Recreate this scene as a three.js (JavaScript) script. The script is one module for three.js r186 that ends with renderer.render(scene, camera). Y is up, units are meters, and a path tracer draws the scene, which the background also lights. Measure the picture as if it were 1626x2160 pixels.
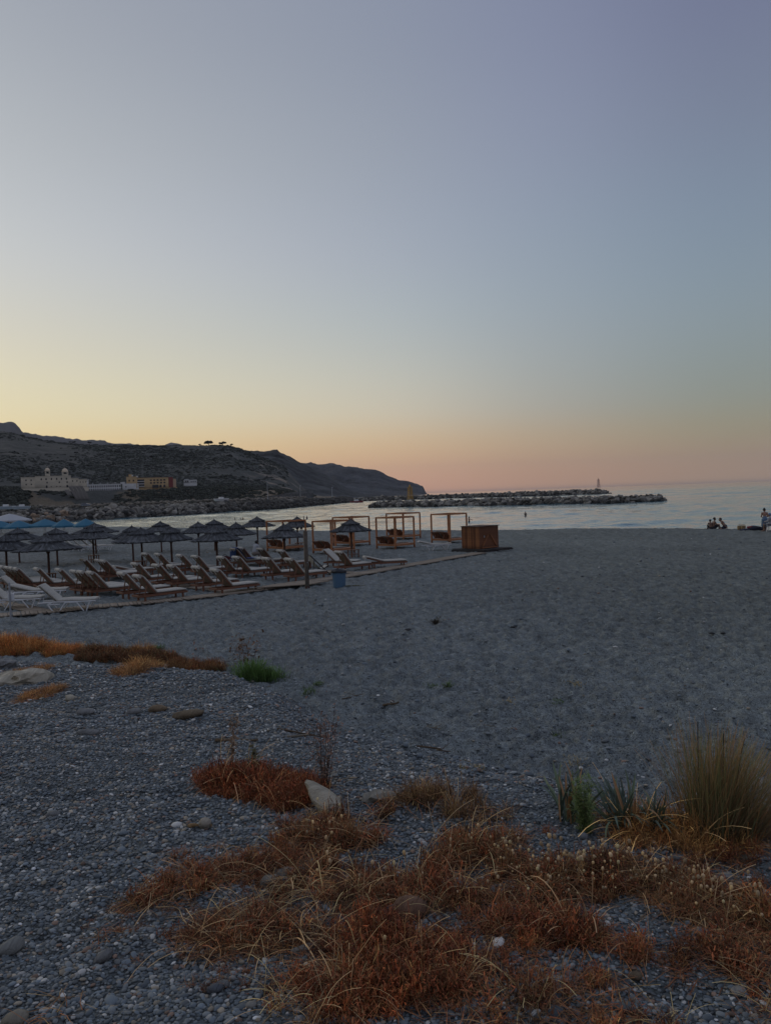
import * as THREE from 'three';
import { mergeGeometries, mergeVertices, toCreasedNormals } from 'three/addons/utils/BufferGeometryUtils.js';
import { MarchingCubes } from 'three/addons/objects/MarchingCubes.js';
import { RoundedBoxGeometry } from 'three/addons/geometries/RoundedBoxGeometry.js';

// ---------------------------------------------------------------- camera, sky, light, exposure
const scene = new THREE.Scene();
const D2R = Math.PI / 180, EYE = 3.75, SEA = -1.2;
const camera = new THREE.PerspectiveCamera(66, 1626 / 2160, 0.1, 40000);
camera.rotation.order = 'YXZ';
camera.position.set(0, EYE, 0);
camera.rotation.set(-1.29 * D2R, 0, -2.0 * D2R);
camera.updateMatrixWorld(true);

const renderer = new THREE.WebGLRenderer({ antialias: true });
renderer.toneMapping = THREE.LinearToneMapping;
renderer.toneMappingExposure = 1.0;
renderer.shadowMap.enabled = true;

const lin = (c) => (c <= 0.04045 ? c / 12.92 : Math.pow((c + 0.055) / 1.055, 2.4));
const catmull = (xs, ys, x) => {            // ys: array of vectors
  const n = xs.length; let i = 0;
  if (x <= xs[0]) return ys[0].slice(); if (x >= xs[n - 1]) return ys[n - 1].slice();
  while (x > xs[i + 1]) i++;
  const h = xs[i + 1] - xs[i], t = (x - xs[i]) / h, t2 = t * t, t3 = t2 * t;
  return ys[i].map((_, c) => {
    const m = (k) => { const a = Math.max(0, k - 1), b = Math.min(n - 1, k + 1); return (ys[b][c] - ys[a][c]) / (xs[b] - xs[a]); };
    return (2 * t3 - 3 * t2 + 1) * ys[i][c] + (t3 - 2 * t2 + t) * h * m(i) + (-2 * t3 + 3 * t2) * ys[i + 1][c] + (t3 - t2) * h * m(i + 1);
  });
};
{ // dusk sky: bright over the sunset on the left, dimmer to the right; unseen sky behind the camera raised to brighten facing surfaces
  const W = 1024, H = 512, data = new Float32Array(W * H * 4);
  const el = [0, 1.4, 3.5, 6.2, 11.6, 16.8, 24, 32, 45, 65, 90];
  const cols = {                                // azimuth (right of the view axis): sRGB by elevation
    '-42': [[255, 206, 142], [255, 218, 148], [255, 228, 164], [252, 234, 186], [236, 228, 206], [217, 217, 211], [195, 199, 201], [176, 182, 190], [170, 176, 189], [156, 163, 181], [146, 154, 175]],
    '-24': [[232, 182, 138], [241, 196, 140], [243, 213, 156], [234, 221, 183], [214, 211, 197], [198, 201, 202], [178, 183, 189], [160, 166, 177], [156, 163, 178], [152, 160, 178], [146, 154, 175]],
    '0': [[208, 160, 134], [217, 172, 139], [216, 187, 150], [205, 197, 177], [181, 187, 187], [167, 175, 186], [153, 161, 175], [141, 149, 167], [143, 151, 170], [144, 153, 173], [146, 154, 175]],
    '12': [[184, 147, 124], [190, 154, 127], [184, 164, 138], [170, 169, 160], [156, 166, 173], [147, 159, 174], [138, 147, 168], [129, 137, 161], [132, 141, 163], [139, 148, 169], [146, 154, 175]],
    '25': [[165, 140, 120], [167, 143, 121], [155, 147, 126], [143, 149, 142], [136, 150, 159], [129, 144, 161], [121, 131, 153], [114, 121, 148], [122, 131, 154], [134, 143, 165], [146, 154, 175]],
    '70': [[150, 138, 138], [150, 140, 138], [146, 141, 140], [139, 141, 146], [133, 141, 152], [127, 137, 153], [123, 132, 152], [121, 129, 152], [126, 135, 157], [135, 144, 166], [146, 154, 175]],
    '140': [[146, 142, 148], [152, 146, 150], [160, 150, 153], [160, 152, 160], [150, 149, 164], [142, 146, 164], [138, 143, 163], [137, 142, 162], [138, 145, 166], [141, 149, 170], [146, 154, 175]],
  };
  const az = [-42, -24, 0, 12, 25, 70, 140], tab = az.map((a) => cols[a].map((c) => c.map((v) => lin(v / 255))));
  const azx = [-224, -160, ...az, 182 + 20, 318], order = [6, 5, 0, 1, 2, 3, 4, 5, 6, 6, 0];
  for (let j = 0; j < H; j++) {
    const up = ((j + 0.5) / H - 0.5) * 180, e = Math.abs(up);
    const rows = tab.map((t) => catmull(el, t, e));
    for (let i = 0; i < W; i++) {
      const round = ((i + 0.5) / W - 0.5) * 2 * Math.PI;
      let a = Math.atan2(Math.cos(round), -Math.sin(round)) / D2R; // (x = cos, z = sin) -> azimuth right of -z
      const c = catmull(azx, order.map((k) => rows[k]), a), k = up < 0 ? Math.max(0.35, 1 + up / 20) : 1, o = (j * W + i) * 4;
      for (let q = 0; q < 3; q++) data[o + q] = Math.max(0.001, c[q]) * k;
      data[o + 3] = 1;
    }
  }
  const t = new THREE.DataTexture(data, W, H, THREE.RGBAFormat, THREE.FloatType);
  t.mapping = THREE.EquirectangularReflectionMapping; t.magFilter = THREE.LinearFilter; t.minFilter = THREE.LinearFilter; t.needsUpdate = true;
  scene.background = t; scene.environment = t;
}
const sun = new THREE.DirectionalLight(new THREE.Color(1.0, 0.72, 0.45), 0.3);   // afterglow of the sun that has just gone behind the hills
sun.position.set(Math.sin(-42 * D2R), Math.tan(7 * D2R), -Math.cos(-42 * D2R)).multiplyScalar(150);
sun.castShadow = true; sun.shadow.radius = 40; sun.shadow.mapSize.set(2048, 2048);
Object.assign(sun.shadow.camera, { left: -90, right: 90, top: 60, bottom: -60, near: 1, far: 400 });
scene.add(sun, sun.target);
const FOG = 3.4e-5;
if (FOG) scene.fog = new THREE.FogExp2(new THREE.Color(0.86, 0.88, 1.0), FOG);

// ---------------------------------------------------------------- helpers
let seed = 12345;
const rnd = () => { seed = (seed + 0x6d2b79f5) | 0; let t = Math.imul(seed ^ (seed >>> 15), 1 | seed); t = (t + Math.imul(t ^ (t >>> 7), 61 | t)) ^ t; return ((t ^ (t >>> 14)) >>> 0) / 4294967296; };
const rr = (a, b) => a + (b - a) * rnd();
const gauss = () => (rnd() + rnd() + rnd() + rnd() - 2) * 1.0;
const clamp = (x, a = 0, b = 1) => Math.min(b, Math.max(a, x)), mix = (a, b, t) => a + (b - a) * t;
const sstep = (a, b, x) => { const t = clamp((x - a) / (b - a)); return t * t * (3 - 2 * t); };
const interp = (pts, x) => { if (x <= pts[0][0]) return pts[0][1]; for (let i = 1; i < pts.length; i++) if (x <= pts[i][0]) return mix(pts[i - 1][1], pts[i][1], (x - pts[i - 1][0]) / (pts[i][0] - pts[i - 1][0])); return pts[pts.length - 1][1]; };
const hash = (x, y) => { let h = Math.imul(x | 0, 374761393) + Math.imul(y | 0, 668265263); h = Math.imul(h ^ (h >>> 13), 1274126177); return ((h ^ (h >>> 16)) >>> 0) / 4294967296; };
const vnoise = (x, y, p = 0, py = p) => {       // value noise in -1..1, periods p and py when given
  const ix = Math.floor(x), iy = Math.floor(y), u = x - ix, v = y - iy, a = u * u * (3 - 2 * u), b = v * v * (3 - 2 * v);
  const w = (q, n) => (n ? ((q % n) + n) % n : q), x0 = w(ix, p), x1 = w(ix + 1, p), y0 = w(iy, py), y1 = w(iy + 1, py);
  return mix(mix(hash(x0, y0), hash(x1, y0), a), mix(hash(x0, y1), hash(x1, y1), a), b) * 2 - 1;
};
const fbm = (x, y, o = 4) => { let s = 0, a = 0.5; for (let i = 0; i < o; i++) { s += a * vnoise(x, y); x = x * 2.03 + 17.3; y = y * 2.03 - 9.1; a *= 0.5; } return s; };

const F = 1080 / Math.tan(33 * D2R);             // pixels of the photograph
const ray = (px, py) => new THREE.Vector3((px - 813) / F, (1080 - py) / F, -1).applyQuaternion(camera.quaternion).normalize();
const onPlane = (px, py, h = 0) => { const d = ray(px, py), t = (h - EYE) / d.y; return new THREE.Vector3(d.x * t, h, d.z * t); };
const atRange = (px, py, r) => { const d = ray(px, py), t = r / Math.hypot(d.x, d.z); return new THREE.Vector3(d.x * t, EYE + d.y * t, d.z * t); };
const horizonY = (px) => { const d = ray(px, 1080); return 1080 + F * Math.tan(Math.asin(d.y)); };
const azOf = (x, z) => Math.atan2(x, -z) / D2R;

const used = {};
const numbered = (n) => { const k = (used[n] = (used[n] ?? -1) + 1); return k ? `${n}_${String(k).padStart(3, '0')}` : n; };
const tag = (o, label, category, group) => { Object.assign(o.userData, { label, category }); if (group) o.userData.group = group; return o; };
const thing = (name, label, category, p = [0, 0, 0], turn = 0, group) => {
  const o = new THREE.Group(); o.name = numbered(name); o.position.set(p[0] ?? p.x, p[1] ?? p.y, p[2] ?? p.z); o.rotation.y = turn; scene.add(o);
  return tag(o, label, category, group);
};
const part = (name, geo, mat, parent, label) => {
  if (Array.isArray(geo)) geo = geo.length === 1 ? geo[0] : mergeGeometries(geo.map(plain));
  const m = new THREE.Mesh(geo, mat); m.name = parent === scene ? numbered(name) : name; m.castShadow = m.receiveShadow = true; parent.add(m);
  if (label) m.userData.label = label; return m;
};
const plain = (g) => { g = g.index ? g.toNonIndexed() : g; for (const k of Object.keys(g.attributes)) if (!['position', 'normal', 'uv'].includes(k)) g.deleteAttribute(k); if (!g.attributes.uv) g.setAttribute('uv', new THREE.BufferAttribute(new Float32Array(g.attributes.position.count * 2), 2)); return g; };
const structure = (name, geo, mat) => { const m = part(name, geo, mat, scene); m.userData.kind = 'structure'; return m; };
const copyOf = (root, base, label) => { const r = root.clone(); r.userData = { ...root.userData }; r.name = numbered(base); if (label) r.userData.label = label; scene.add(r); return r; };
const C = (r, g, b) => new THREE.Color().setRGB(r, g, b);
const std = (r, g, b, rough = 0.85, o = {}) => new THREE.MeshStandardMaterial({ color: C(r, g, b), roughness: rough, ...o });
const box = (w, h, d, x = 0, y = 0, z = 0, rz = 0, ry = 0, rx = 0) => { const g = new THREE.BoxGeometry(w, h, d); if (rz) g.rotateZ(rz); if (rx) g.rotateX(rx); if (ry) g.rotateY(ry); return g.translate(x, y, z); };
const rbox = (w, h, d, rad, x = 0, y = 0, z = 0, rz = 0) => { const g = new RoundedBoxGeometry(w, h, d, 2, rad); if (rz) g.rotateZ(rz); return g.translate(x, y, z); };
const V = (x, y, z) => new THREE.Vector3(x, y, z);
const bar = (a, b, r0, r1 = r0, n = 7) => {
  const d = b.clone().sub(a), g = new THREE.CylinderGeometry(r1, r0, d.length(), n);
  g.applyQuaternion(new THREE.Quaternion().setFromUnitVectors(V(0, 1, 0), d.clone().normalize())); const m = a.clone().add(b).multiplyScalar(0.5); return g.translate(m.x, m.y, m.z);
};
const beam = (a, b, w, h) => {                    // square bar
  const d = b.clone().sub(a), g = new THREE.BoxGeometry(w, d.length(), h);
  g.applyQuaternion(new THREE.Quaternion().setFromUnitVectors(V(0, 1, 0), d.clone().normalize())); const m = a.clone().add(b).multiplyScalar(0.5); return g.translate(m.x, m.y, m.z);
};
const tube = (pts, r, n = 5, seg = 12) => new THREE.TubeGeometry(new THREE.CatmullRomCurve3(pts), seg, r, n, false);
function rock(sx, sy, sz, s, detail = 1, rough = 0.22, crease = 0) { // an irregular stone
  let g = mergeVertices((() => { const q = new THREE.IcosahedronGeometry(1, detail); q.deleteAttribute('uv'); q.deleteAttribute('normal'); return q; })());
  const p = g.attributes.position;
  for (let i = 0; i < p.count; i++) {
    const v = V(p.getX(i), p.getY(i), p.getZ(i)), k = 1 + rough * (vnoise(v.x * 1.3 + s * 7.1, v.y * 1.3 + v.z * 1.7 + s * 3.3) + 0.6 * vnoise(v.x * 3.1 + v.z * 2.2 - s, v.y * 3.3 + s * 5));
    p.setXYZ(i, v.x * k * sx, v.y * k * sy, v.z * k * sz);
  }
  g = crease ? toCreasedNormals(g, crease) : (g.computeVertexNormals(), g.toNonIndexed());
  const q = g.attributes.position, uv = new Float32Array(q.count * 2);
  for (let i = 0; i < q.count; i++) { uv[2 * i] = q.getX(i) + q.getZ(i) * 0.6; uv[2 * i + 1] = q.getY(i) + q.getZ(i) * 0.5; }
  g.setAttribute('uv', new THREE.BufferAttribute(uv, 2)); return g;
}
// tiling textures
function grid(n, f) { const a = new Float32Array(n * n); for (let y = 0; y < n; y++) for (let x = 0; x < n; x++) a[y * n + x] = f(x / n, y / n); return a; }
const tf = (u, v, p, o = 4, k = 0.55) => { let s = 0, a = 1, t = 0; for (let i = 0; i < o; i++) { s += a * vnoise(u * p + i * 0, v * p, p); t += a; a *= k; p *= 2; } return s / t; };
function tex(n, f, color = true) {               // f(u, v) -> grey 0..1 or [r, g, b]
  const d = new Uint8Array(n * n * 4);
  for (let y = 0; y < n; y++) for (let x = 0; x < n; x++) { const c = f(x / n, y / n), o = (y * n + x) * 4; for (let q = 0; q < 3; q++) d[o + q] = 255 * clamp(c.length ? c[q] : c); d[o + 3] = 255; }
  const t = new THREE.DataTexture(d, n, n); t.wrapS = t.wrapT = THREE.RepeatWrapping; t.magFilter = THREE.LinearFilter; t.minFilter = THREE.LinearMipmapLinearFilter; t.generateMipmaps = true;
  if (color) t.colorSpace = THREE.SRGBColorSpace; t.needsUpdate = true; return t;
}
const rep = (t, x, y = x) => { const c = t.clone(); c.repeat.set(x, y); c.needsUpdate = true; return c; };

// pebbly grit: small round grains of many greys over fine noise
const gritH = (() => { const n = 1024, a = grid(n, (u, v) => 0.3 + 0.12 * tf(u, v, 32, 4)), tone = new Float32Array(n * n).fill(0);
  for (let k = 0; k < 16000; k++) {
    const cx = rnd() * n, cy = rnd() * n, r = 2 + 7 * Math.pow(rnd(), 4), e = rr(0.55, 1), th = rnd() * 3.14, c = Math.cos(th), s = Math.sin(th), tn = gauss() * 0.6;
    for (let y = -Math.ceil(r); y <= r; y++) for (let x = -Math.ceil(r); x <= r; x++) {
      const p = (c * x + s * y) / r, q = (-s * x + c * y) / (r * e), dd = p * p + q * q; if (dd > 1) continue;
      const o = ((Math.floor(cy + y) + n) % n) * n + ((Math.floor(cx + x) + n) % n), h = 0.35 + (r / 9) * 0.5 * Math.sqrt(1 - dd); if (h > a[o]) { a[o] = h; tone[o] = tn; }
    }
  } return { n, a, tone }; })();
const at2 = (g, k, u, v) => g[k][Math.floor(v * g.n) * g.n + Math.floor(u * g.n)];
const T = {
  gritBump: tex(1024, (u, v) => at2(gritH, 'a', u, v), false),
  grit: tex(1024, (u, v) => { const t = 0.72 + 0.4 * at2(gritH, 'tone', u, v) + 0.1 * tf(u, v, 16, 5); return [t, t, t * 1.005]; }),
  wood: tex(256, (u, v) => { const t = 0.78 + 0.2 * tf(u * 0.999, v, 4, 2) + 0.22 * vnoise(u * 4, v * 64, 4, 64) * vnoise(u * 2, v * 16, 2, 16) + 0.1 * vnoise(u * 8, v * 128, 8, 128); return [t, t, t]; }),
  reed: tex(256, (u, v) => { const t = 0.72 + 0.3 * vnoise(u * 64, v * 4, 64, 4) + 0.12 * vnoise(u * 128, v * 8, 128, 8); return [t, t, t]; }),
  stone: tex(512, (u, v) => { const t = 0.8 + 0.28 * tf(u, v, 6, 6, 0.65); return [t, t * 0.995, t * 0.98]; }),
  stoneBump: tex(512, (u, v) => 0.5 + 0.5 * tf(u, v, 8, 6, 0.65), false),
  weave: tex(128, (u, v) => 0.86 + 0.1 * Math.sin(u * 201) * Math.sin(v * 201) + 0.08 * tf(u, v, 8, 3)),
  wave: tex(1024, (u, v) => { return clamp(0.5 + 0.24 * vnoise(u * 14, v * 30, 14, 30) + 0.2 * tf(u, v, 24, 3) + 0.14 * tf(u, v, 80, 3)); }, false),
};

// ---------------------------------------------------------------- the ground: pebble bank, beach, seabed
const edgeD = [[-14, 15], [-8, 12.6], [-5.6, 11], [-3, 10], [-2, 9.4], [-1.3, 7.8], [-0.7, 5.6], [0.3, 4.7], [1.5, 4.4], [3, 3.6], [6, 2], [12, 0]];
const fallW = [[-8, 4], [-3, 4], [-2, 4.4], [-1.3, 6.5], [-0.6, 8.6], [0.3, 8.2], [1.2, 5.6], [1.8, 4.4], [4, 4]];
const pebbleD = [[-14, 17], [-8, 14.5], [-5.6, 13], [-3, 12], [-1.6, 10.8], [-0.9, 9.2], [-0.3, 8], [0.3, 7.2], [1, 6.4], [2, 6.2], [4, 5.4], [8, 3]];
const shoreR = [[-180, 610], [-125, 610], [-70, 610], [-36, 500], [-32, 330], [-28.1, 227], [-24.4, 181], [-20.9, 140], [-17.1, 122], [-8.4, 89], [-4.2, 82], [6.25, 73.4], [13, 70.8], [25.8, 64.4], [45, 63], [64, 67], [90, 90], [102.7, 123], [116.6, 223], [125, 500], [140, 610], [180, 610]];
const bankness = (x, z) => { const d = -z, e = interp(edgeD, x), w = interp(fallW, x); const t = clamp((d - e) / w); return 1 - mix(t, t * t * (3 - 2 * t), 0.55); };
const pebbliness = (x, z) => { const d = -z, e = interp(pebbleD, x), n = 1.7 * fbm(x * 0.55, z * 0.55, 3) + 0.5 * fbm(x * 2.1, z * 2.1, 2); return 1 - sstep(e - 2.4, e + 0.9, d + n); };
function groundH(x, z, fine = true) {
  const r = Math.hypot(x, z), d = -z, b = bankness(x, z);
  let h = b * (2.12 - 0.045 * clamp(d, -5, 14) + 0.09 * fbm(x * 0.35 + 3, z * 0.35, 3));
  const R = interp(shoreR, azOf(x, z)), over = r - R;
  h += (1 - b) * 0.1 * fbm(x * 0.11, z * 0.11 + 5, 3) + 0.22 * Math.exp(-((over + 2.5) ** 2) / 18);
  if (over > 0) h -= 1.9 * sstep(0, 11, over) + clamp((over - 11) * 0.03, 0, 3);
  if (fine && r < 90) {
    const soft = 1 - 0.75 * pebbliness(x, z), a = 1 - 0.3 * sstep(25, 70, r);
    const wx = x + 0.35 * vnoise(x * 1.1, z * 1.1), wz = z + 0.35 * vnoise(x * 1.2 + 40, z * 1.2);
    const n = vnoise(wx * 2.3, wz * 2.3), m = vnoise(wx * 5.1 + 9, wz * 5.1);
    h += soft * a * (0.035 * (1 - Math.abs(n)) ** 2 - 0.06 * Math.max(0, m) ** 1.5 + 0.05 * vnoise(x * 5, z * 8) + 0.045 * vnoise(x * 12, z * 16)) + (1 - soft) * 0.05 * fbm(x * 1.7, z * 1.7, 3);
  }
  return h;
}
function polar(name, angles, radii, hf, mat, cf, uvScale = 1) {
  const na = angles.length, nr = radii.length, pos = new Float32Array(na * nr * 3), uv = new Float32Array(na * nr * 2), col = cf ? new Float32Array(na * nr * 3) : null, idx = new Uint32Array((na - 1) * (nr - 1) * 6);
  for (let j = 0; j < nr; j++) for (let i = 0; i < na; i++) {
    const a = angles[i] * D2R, x = Math.sin(a) * radii[j], z = -Math.cos(a) * radii[j], k = j * na + i, y = hf(x, z, angles[i], radii[j]);
    pos[3 * k] = x; pos[3 * k + 1] = y; pos[3 * k + 2] = z; uv[2 * k] = (x + 0.613) * uvScale; uv[2 * k + 1] = (z + 0.377) * uvScale;
    if (cf) { const c = cf(x, z, y, angles[i], radii[j]); col[3 * k] = c[0]; col[3 * k + 1] = c[1]; col[3 * k + 2] = c[2]; }
  }
  let q = 0;
  for (let j = 0; j < nr - 1; j++) for (let i = 0; i < na - 1; i++) { const a = j * na + i, b = a + 1, c = a + na, d = c + 1; idx[q++] = a; idx[q++] = b; idx[q++] = c; idx[q++] = b; idx[q++] = d; idx[q++] = c; }
  const g = new THREE.BufferGeometry(); g.setAttribute('position', new THREE.BufferAttribute(pos, 3)); g.setAttribute('uv', new THREE.BufferAttribute(uv, 2));
  if (cf) g.setAttribute('color', new THREE.BufferAttribute(col, 3));
  g.setIndex(new THREE.BufferAttribute(idx, 1)); g.computeVertexNormals();
  if (mat.map || mat.bumpMap || cf) mat.vertexColors = !!cf;
  return structure(name, g, mat);
}
const span = (a, b, n) => Array.from({ length: n + 1 }, (_, i) => a + ((b - a) * i) / n);
const logspan = (a, b, n) => Array.from({ length: n + 1 }, (_, i) => a * Math.pow(b / a, i / n));
const wideAngles = (half, n) => [...span(-180, -half, 40).slice(0, -1), ...span(-half, half, n), ...span(half, 180, 40).slice(1)];
{
  const radii = [0.02, 0.4, 0.8, 1.2, 1.6, ...logspan(1.9, 100, 640), ...logspan(100, 620, 60).slice(1)];
  const m = std(0.405, 0.455, 0.455, 0.92, { map: rep(T.grit, 1 / 1.7), bumpMap: rep(T.gritBump, 1 / 1.7), bumpScale: 0.05 });
  polar('beach', wideAngles(29, 500), radii, (x, z) => groundH(x, z), m, (x, z) => {
    const p = pebbliness(x, z), n = 0.93 + 0.2 * fbm(x * 0.13, z * 0.13, 4) + 0.1 * fbm(x * 1.3, z * 1.3, 3) + (1 - p) * 0.5 * fbm(x * 5.5, z * 8.5, 3), r = Math.hypot(x, z), warm = 0.06 * sstep(0, 12, x) * (1 - p);
    const over = r - interp(shoreR, azOf(x, z)), wet = 1 - 0.4 * sstep(-4, 4, over), k = n * wet * mix(1, 0.62, p);
    return [k * (1 + warm), k * (1 + warm * 0.6), k * (1 - warm)];
  });
}

// ---------------------------------------------------------------- the sea
{
  const dirs = Array.from({ length: 14 }, (_, i) => { const L = 1.1 * Math.pow(1.28, i), a = rr(-0.9, 0.9) + 0.5; return [2 * Math.PI / L * Math.sin(a), 2 * Math.PI / L * Math.cos(a), rnd() * 6.28, L]; });
  const m = new THREE.MeshPhysicalMaterial({ color: C(0.085, 0.19, 0.235), roughness: 0.05, ior: 1.34, bumpMap: rep(T.wave, 1 / 19, 1 / 19), bumpScale: 0.1 });
  polar('sea', wideAngles(30, 420), [...logspan(40, 900, 760), ...logspan(900, 12000, 60).slice(1)], (x, z, a, r) => {
    let h = 0; const calm = 1.05 + 0.4 * sstep(-6, 22, a) + 0.5 * sstep(200, 500, r);
    const g = 0.6 + 0.6 * vnoise(x * 0.03, z * 0.05);
    for (const [kx, kz, ph, L] of dirs) if (L > r * 0.016) h += 0.0078 * Math.pow(L, 0.75) * Math.sin(kx * x + kz * z + ph + 1.4 * vnoise(x * 0.7 / L, z * 0.7 / L));
    return SEA + h * calm * g * (1 - sstep(900, 4000, r));
  }, m, null);
}

// ---------------------------------------------------------------- hills
const skyline = (pts, r) => (az) => { const px = 813 + F * Math.tan(az * D2R), y = interp(pts, px); return atRange(px, y, r).y; };
const H = {
  near: skyline([[-900, 870], [-300, 898], [-100, 906], [0, 911], [30, 913], [60, 921], [100, 930], [150, 935], [200, 938], [280, 939], [340, 941], [380, 940], [430, 941], [465, 941], [490, 942], [510, 947], [533, 956], [560, 966], [599, 982], [616, 1000], [630, 1016], [640, 1028], [655, 1040], [690, 1050]], 1200),
  mid: skyline([[300, 955], [480, 953], [513, 950], [540, 951], [568, 948.5], [590, 949], [602, 955], [612, 961], [622, 967], [630, 973], [640, 978], [660, 986], [690, 1000], [715, 1018], [745, 1036], [800, 1050]], 2000),
  head: skyline([[500, 975], [600, 975], [636, 978], [645, 976.5], [660, 976.5], [672, 980], [680, 980.5], [700, 978.5], [706, 978], [718, 981], [735, 984], [750, 985], [765, 988.5], [778, 991], [795, 992.5], [805, 996], [818, 1004], [832, 1009], [846, 1014.5], [856, 1014.5], [866, 1016], [876, 1020], [888, 1025], [893, 1026.5], [896, 1032], [899, 1038], [906, 1047]], 3400),
  far: skyline([[-1200, 840], [-500, 878], [-100, 886], [0, 891], [20, 890.5], [33, 888.5], [42, 891], [50, 899], [55, 909], [58, 912], [75, 914], [100, 916], [150, 922.5], [200, 927], [225, 929], [245, 934], [262, 933], [280, 935], [300, 937], [350, 940.5], [368, 934.5], [390, 934.5], [410, 939], [450, 945], [560, 980]], 4300),
};
const baseH = 3.5;
function hillNear(x, z) {
  const r = Math.hypot(x, z), az = azOf(x, z), top = H.near(az) - baseH;
  const t = (r - 640) / 560, f = t < 0 ? 0 : t < 1 ? 0.135 * sstep(0.03, 0.1, t) + 0.865 * Math.pow(sstep(0.1, 1.12, t) / 0.967, 0.85) * (t > 0.1 ? 1 : 0) : 1 - 0.55 * (t - 1);
  const k = clamp(top / 60), rough = (sstep(0.12, 0.4, t) * (t < 1 ? 1 - t ** 4 : 0.4)) * k;
  return baseH + top * f + rough * (9 * fbm(x * 0.011, z * 0.011, 5) + 3.5 * (0.5 - Math.abs(fbm(x * 0.03 + 7, z * 0.03, 3)))) + (t < 0 ? -5 * sstep(0, -0.08, t) : 0) + 1.1 * fbm(x * 0.08, z * 0.08, 4);
}
const hillRough = (top, r0, r1, f) => (x, z) => {
  const r = Math.hypot(x, z), az = azOf(x, z), t = (r - r0) / (r1 - r0), s = Math.max(0, top(az) + 4);
  const u = t < 1 ? Math.pow(clamp(t), 0.8) : 1 - 0.4 * (t - 1), n = fbm(x * f, z * f, 5);
  return -4 + s * u + clamp(s / 60) * (t < 1 ? (1 - t ** 3) : 0.5) * clamp(t * 3) * 0.34 * s * (n - 0.12) * 0.9 + clamp(s / 40) * (r1 / 2000) * (t < 1 ? 6 : 3) * clamp(t * 4) * (0.4 - Math.abs(fbm(x * f * 6, z * f * 6, 4)) * 2) + 2.2 * (r1 / 2000) * fbm(x * 0.03, z * 0.03, 3) * clamp(s / 30);
};
const mHill = () => std(1, 1, 1, 0.98, { bumpMap: rep(T.stoneBump, 1 / 14), bumpScale: 1.2 });
polar('hillside', span(-62, -3.6, 420), [...logspan(590, 720, 40), ...logspan(720, 1330, 130).slice(1)], hillNear, mHill(), (x, z, y, a, r) => {
  const px = 813 + F * Math.tan(a * D2R), n = fbm(x * 0.02, z * 0.02, 5), m = fbm(x * 0.07 + 5, z * 0.07, 4), t = (r - 640) / 560;
  const cliff = sstep(515, 580, px) * (1 - sstep(0.5, 0.9, t)), bare = sstep(0.05, 0.35, m) * 0.8, field = (1 - sstep(0.085, 0.14, t)) * sstep(0, 0.05, n + 0.1);
  let c = [0.058, 0.061, 0.055];
  c = c.map((v, q) => mix(v, [0.16, 0.15, 0.125][q], bare * (0.5 + 0.5 * sstep(0.1, 0.6, t)) * 0.45));
  c = c.map((v, q) => mix(v, [0.28, 0.225, 0.17][q], cliff * sstep(-0.1, 0.25, m + n * 0.5) * 0.9));
  c = c.map((v, q) => mix(v, [0.2, 0.15, 0.09][q], field * 0.6));
  const grassy = (1 - sstep(150, 330, px)) * sstep(0.4, 0.55, t); c = c.map((v, q) => mix(v, [0.15, 0.13, 0.1][q], grassy * 0.2));
  return c;
});
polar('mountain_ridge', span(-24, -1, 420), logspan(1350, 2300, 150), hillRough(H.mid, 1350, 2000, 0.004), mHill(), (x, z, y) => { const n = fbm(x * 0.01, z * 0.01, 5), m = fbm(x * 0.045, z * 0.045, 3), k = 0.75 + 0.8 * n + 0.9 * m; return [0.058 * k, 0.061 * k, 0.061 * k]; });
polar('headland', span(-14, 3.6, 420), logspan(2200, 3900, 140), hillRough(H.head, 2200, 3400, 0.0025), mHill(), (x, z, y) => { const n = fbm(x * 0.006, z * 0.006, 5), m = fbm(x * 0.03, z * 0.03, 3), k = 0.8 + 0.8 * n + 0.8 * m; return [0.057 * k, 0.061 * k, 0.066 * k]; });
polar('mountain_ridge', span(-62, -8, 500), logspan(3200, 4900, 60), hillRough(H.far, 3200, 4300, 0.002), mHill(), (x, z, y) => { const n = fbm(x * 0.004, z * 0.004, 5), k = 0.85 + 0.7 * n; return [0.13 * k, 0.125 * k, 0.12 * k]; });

// scrub on the near hillside, and bigger shrubs below the terrace
const bushGeo = (s, flat = 0.75) => { // leafy clump: many small leaf-sized faces over an uneven lump
  const g = [], n = 90, P = [];
  for (let i = 0; i < n; i++) {
    const a = rnd() * 6.283, y = rnd(), k = Math.sqrt(1 - (y * 0.95) ** 2) * (0.82 + 0.3 * vnoise(Math.cos(a) * 2 + s, Math.sin(a) * 2 + y * 3)), c = V(Math.cos(a) * k, y * flat, Math.sin(a) * k), q = rr(0.16, 0.3);
    const u = V(rr(-1, 1), rr(-1, 1), rr(-1, 1)).normalize().multiplyScalar(q), w = V(rr(-1, 1), rr(-1, 1), rr(-1, 1)).cross(u).normalize().multiplyScalar(q);
    P.push(c.clone().add(u), c.clone().add(w), c.clone().sub(u), c.clone().add(u), c.clone().sub(u), c.clone().sub(w));
  }
  const b = new THREE.BufferGeometry(); b.setAttribute('position', new THREE.BufferAttribute(new Float32Array(P.flatMap((p) => [p.x, p.y, p.z])), 3)); b.computeVertexNormals();
  return mergeGeometries([plain(b), plain(rock(0.8, 0.62 * flat / 0.75, 0.8, s, 1, 0.3).translate(0, 0.3, 0))]);
};
const scrubMat = std(1, 1, 1, 0.95);
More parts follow.
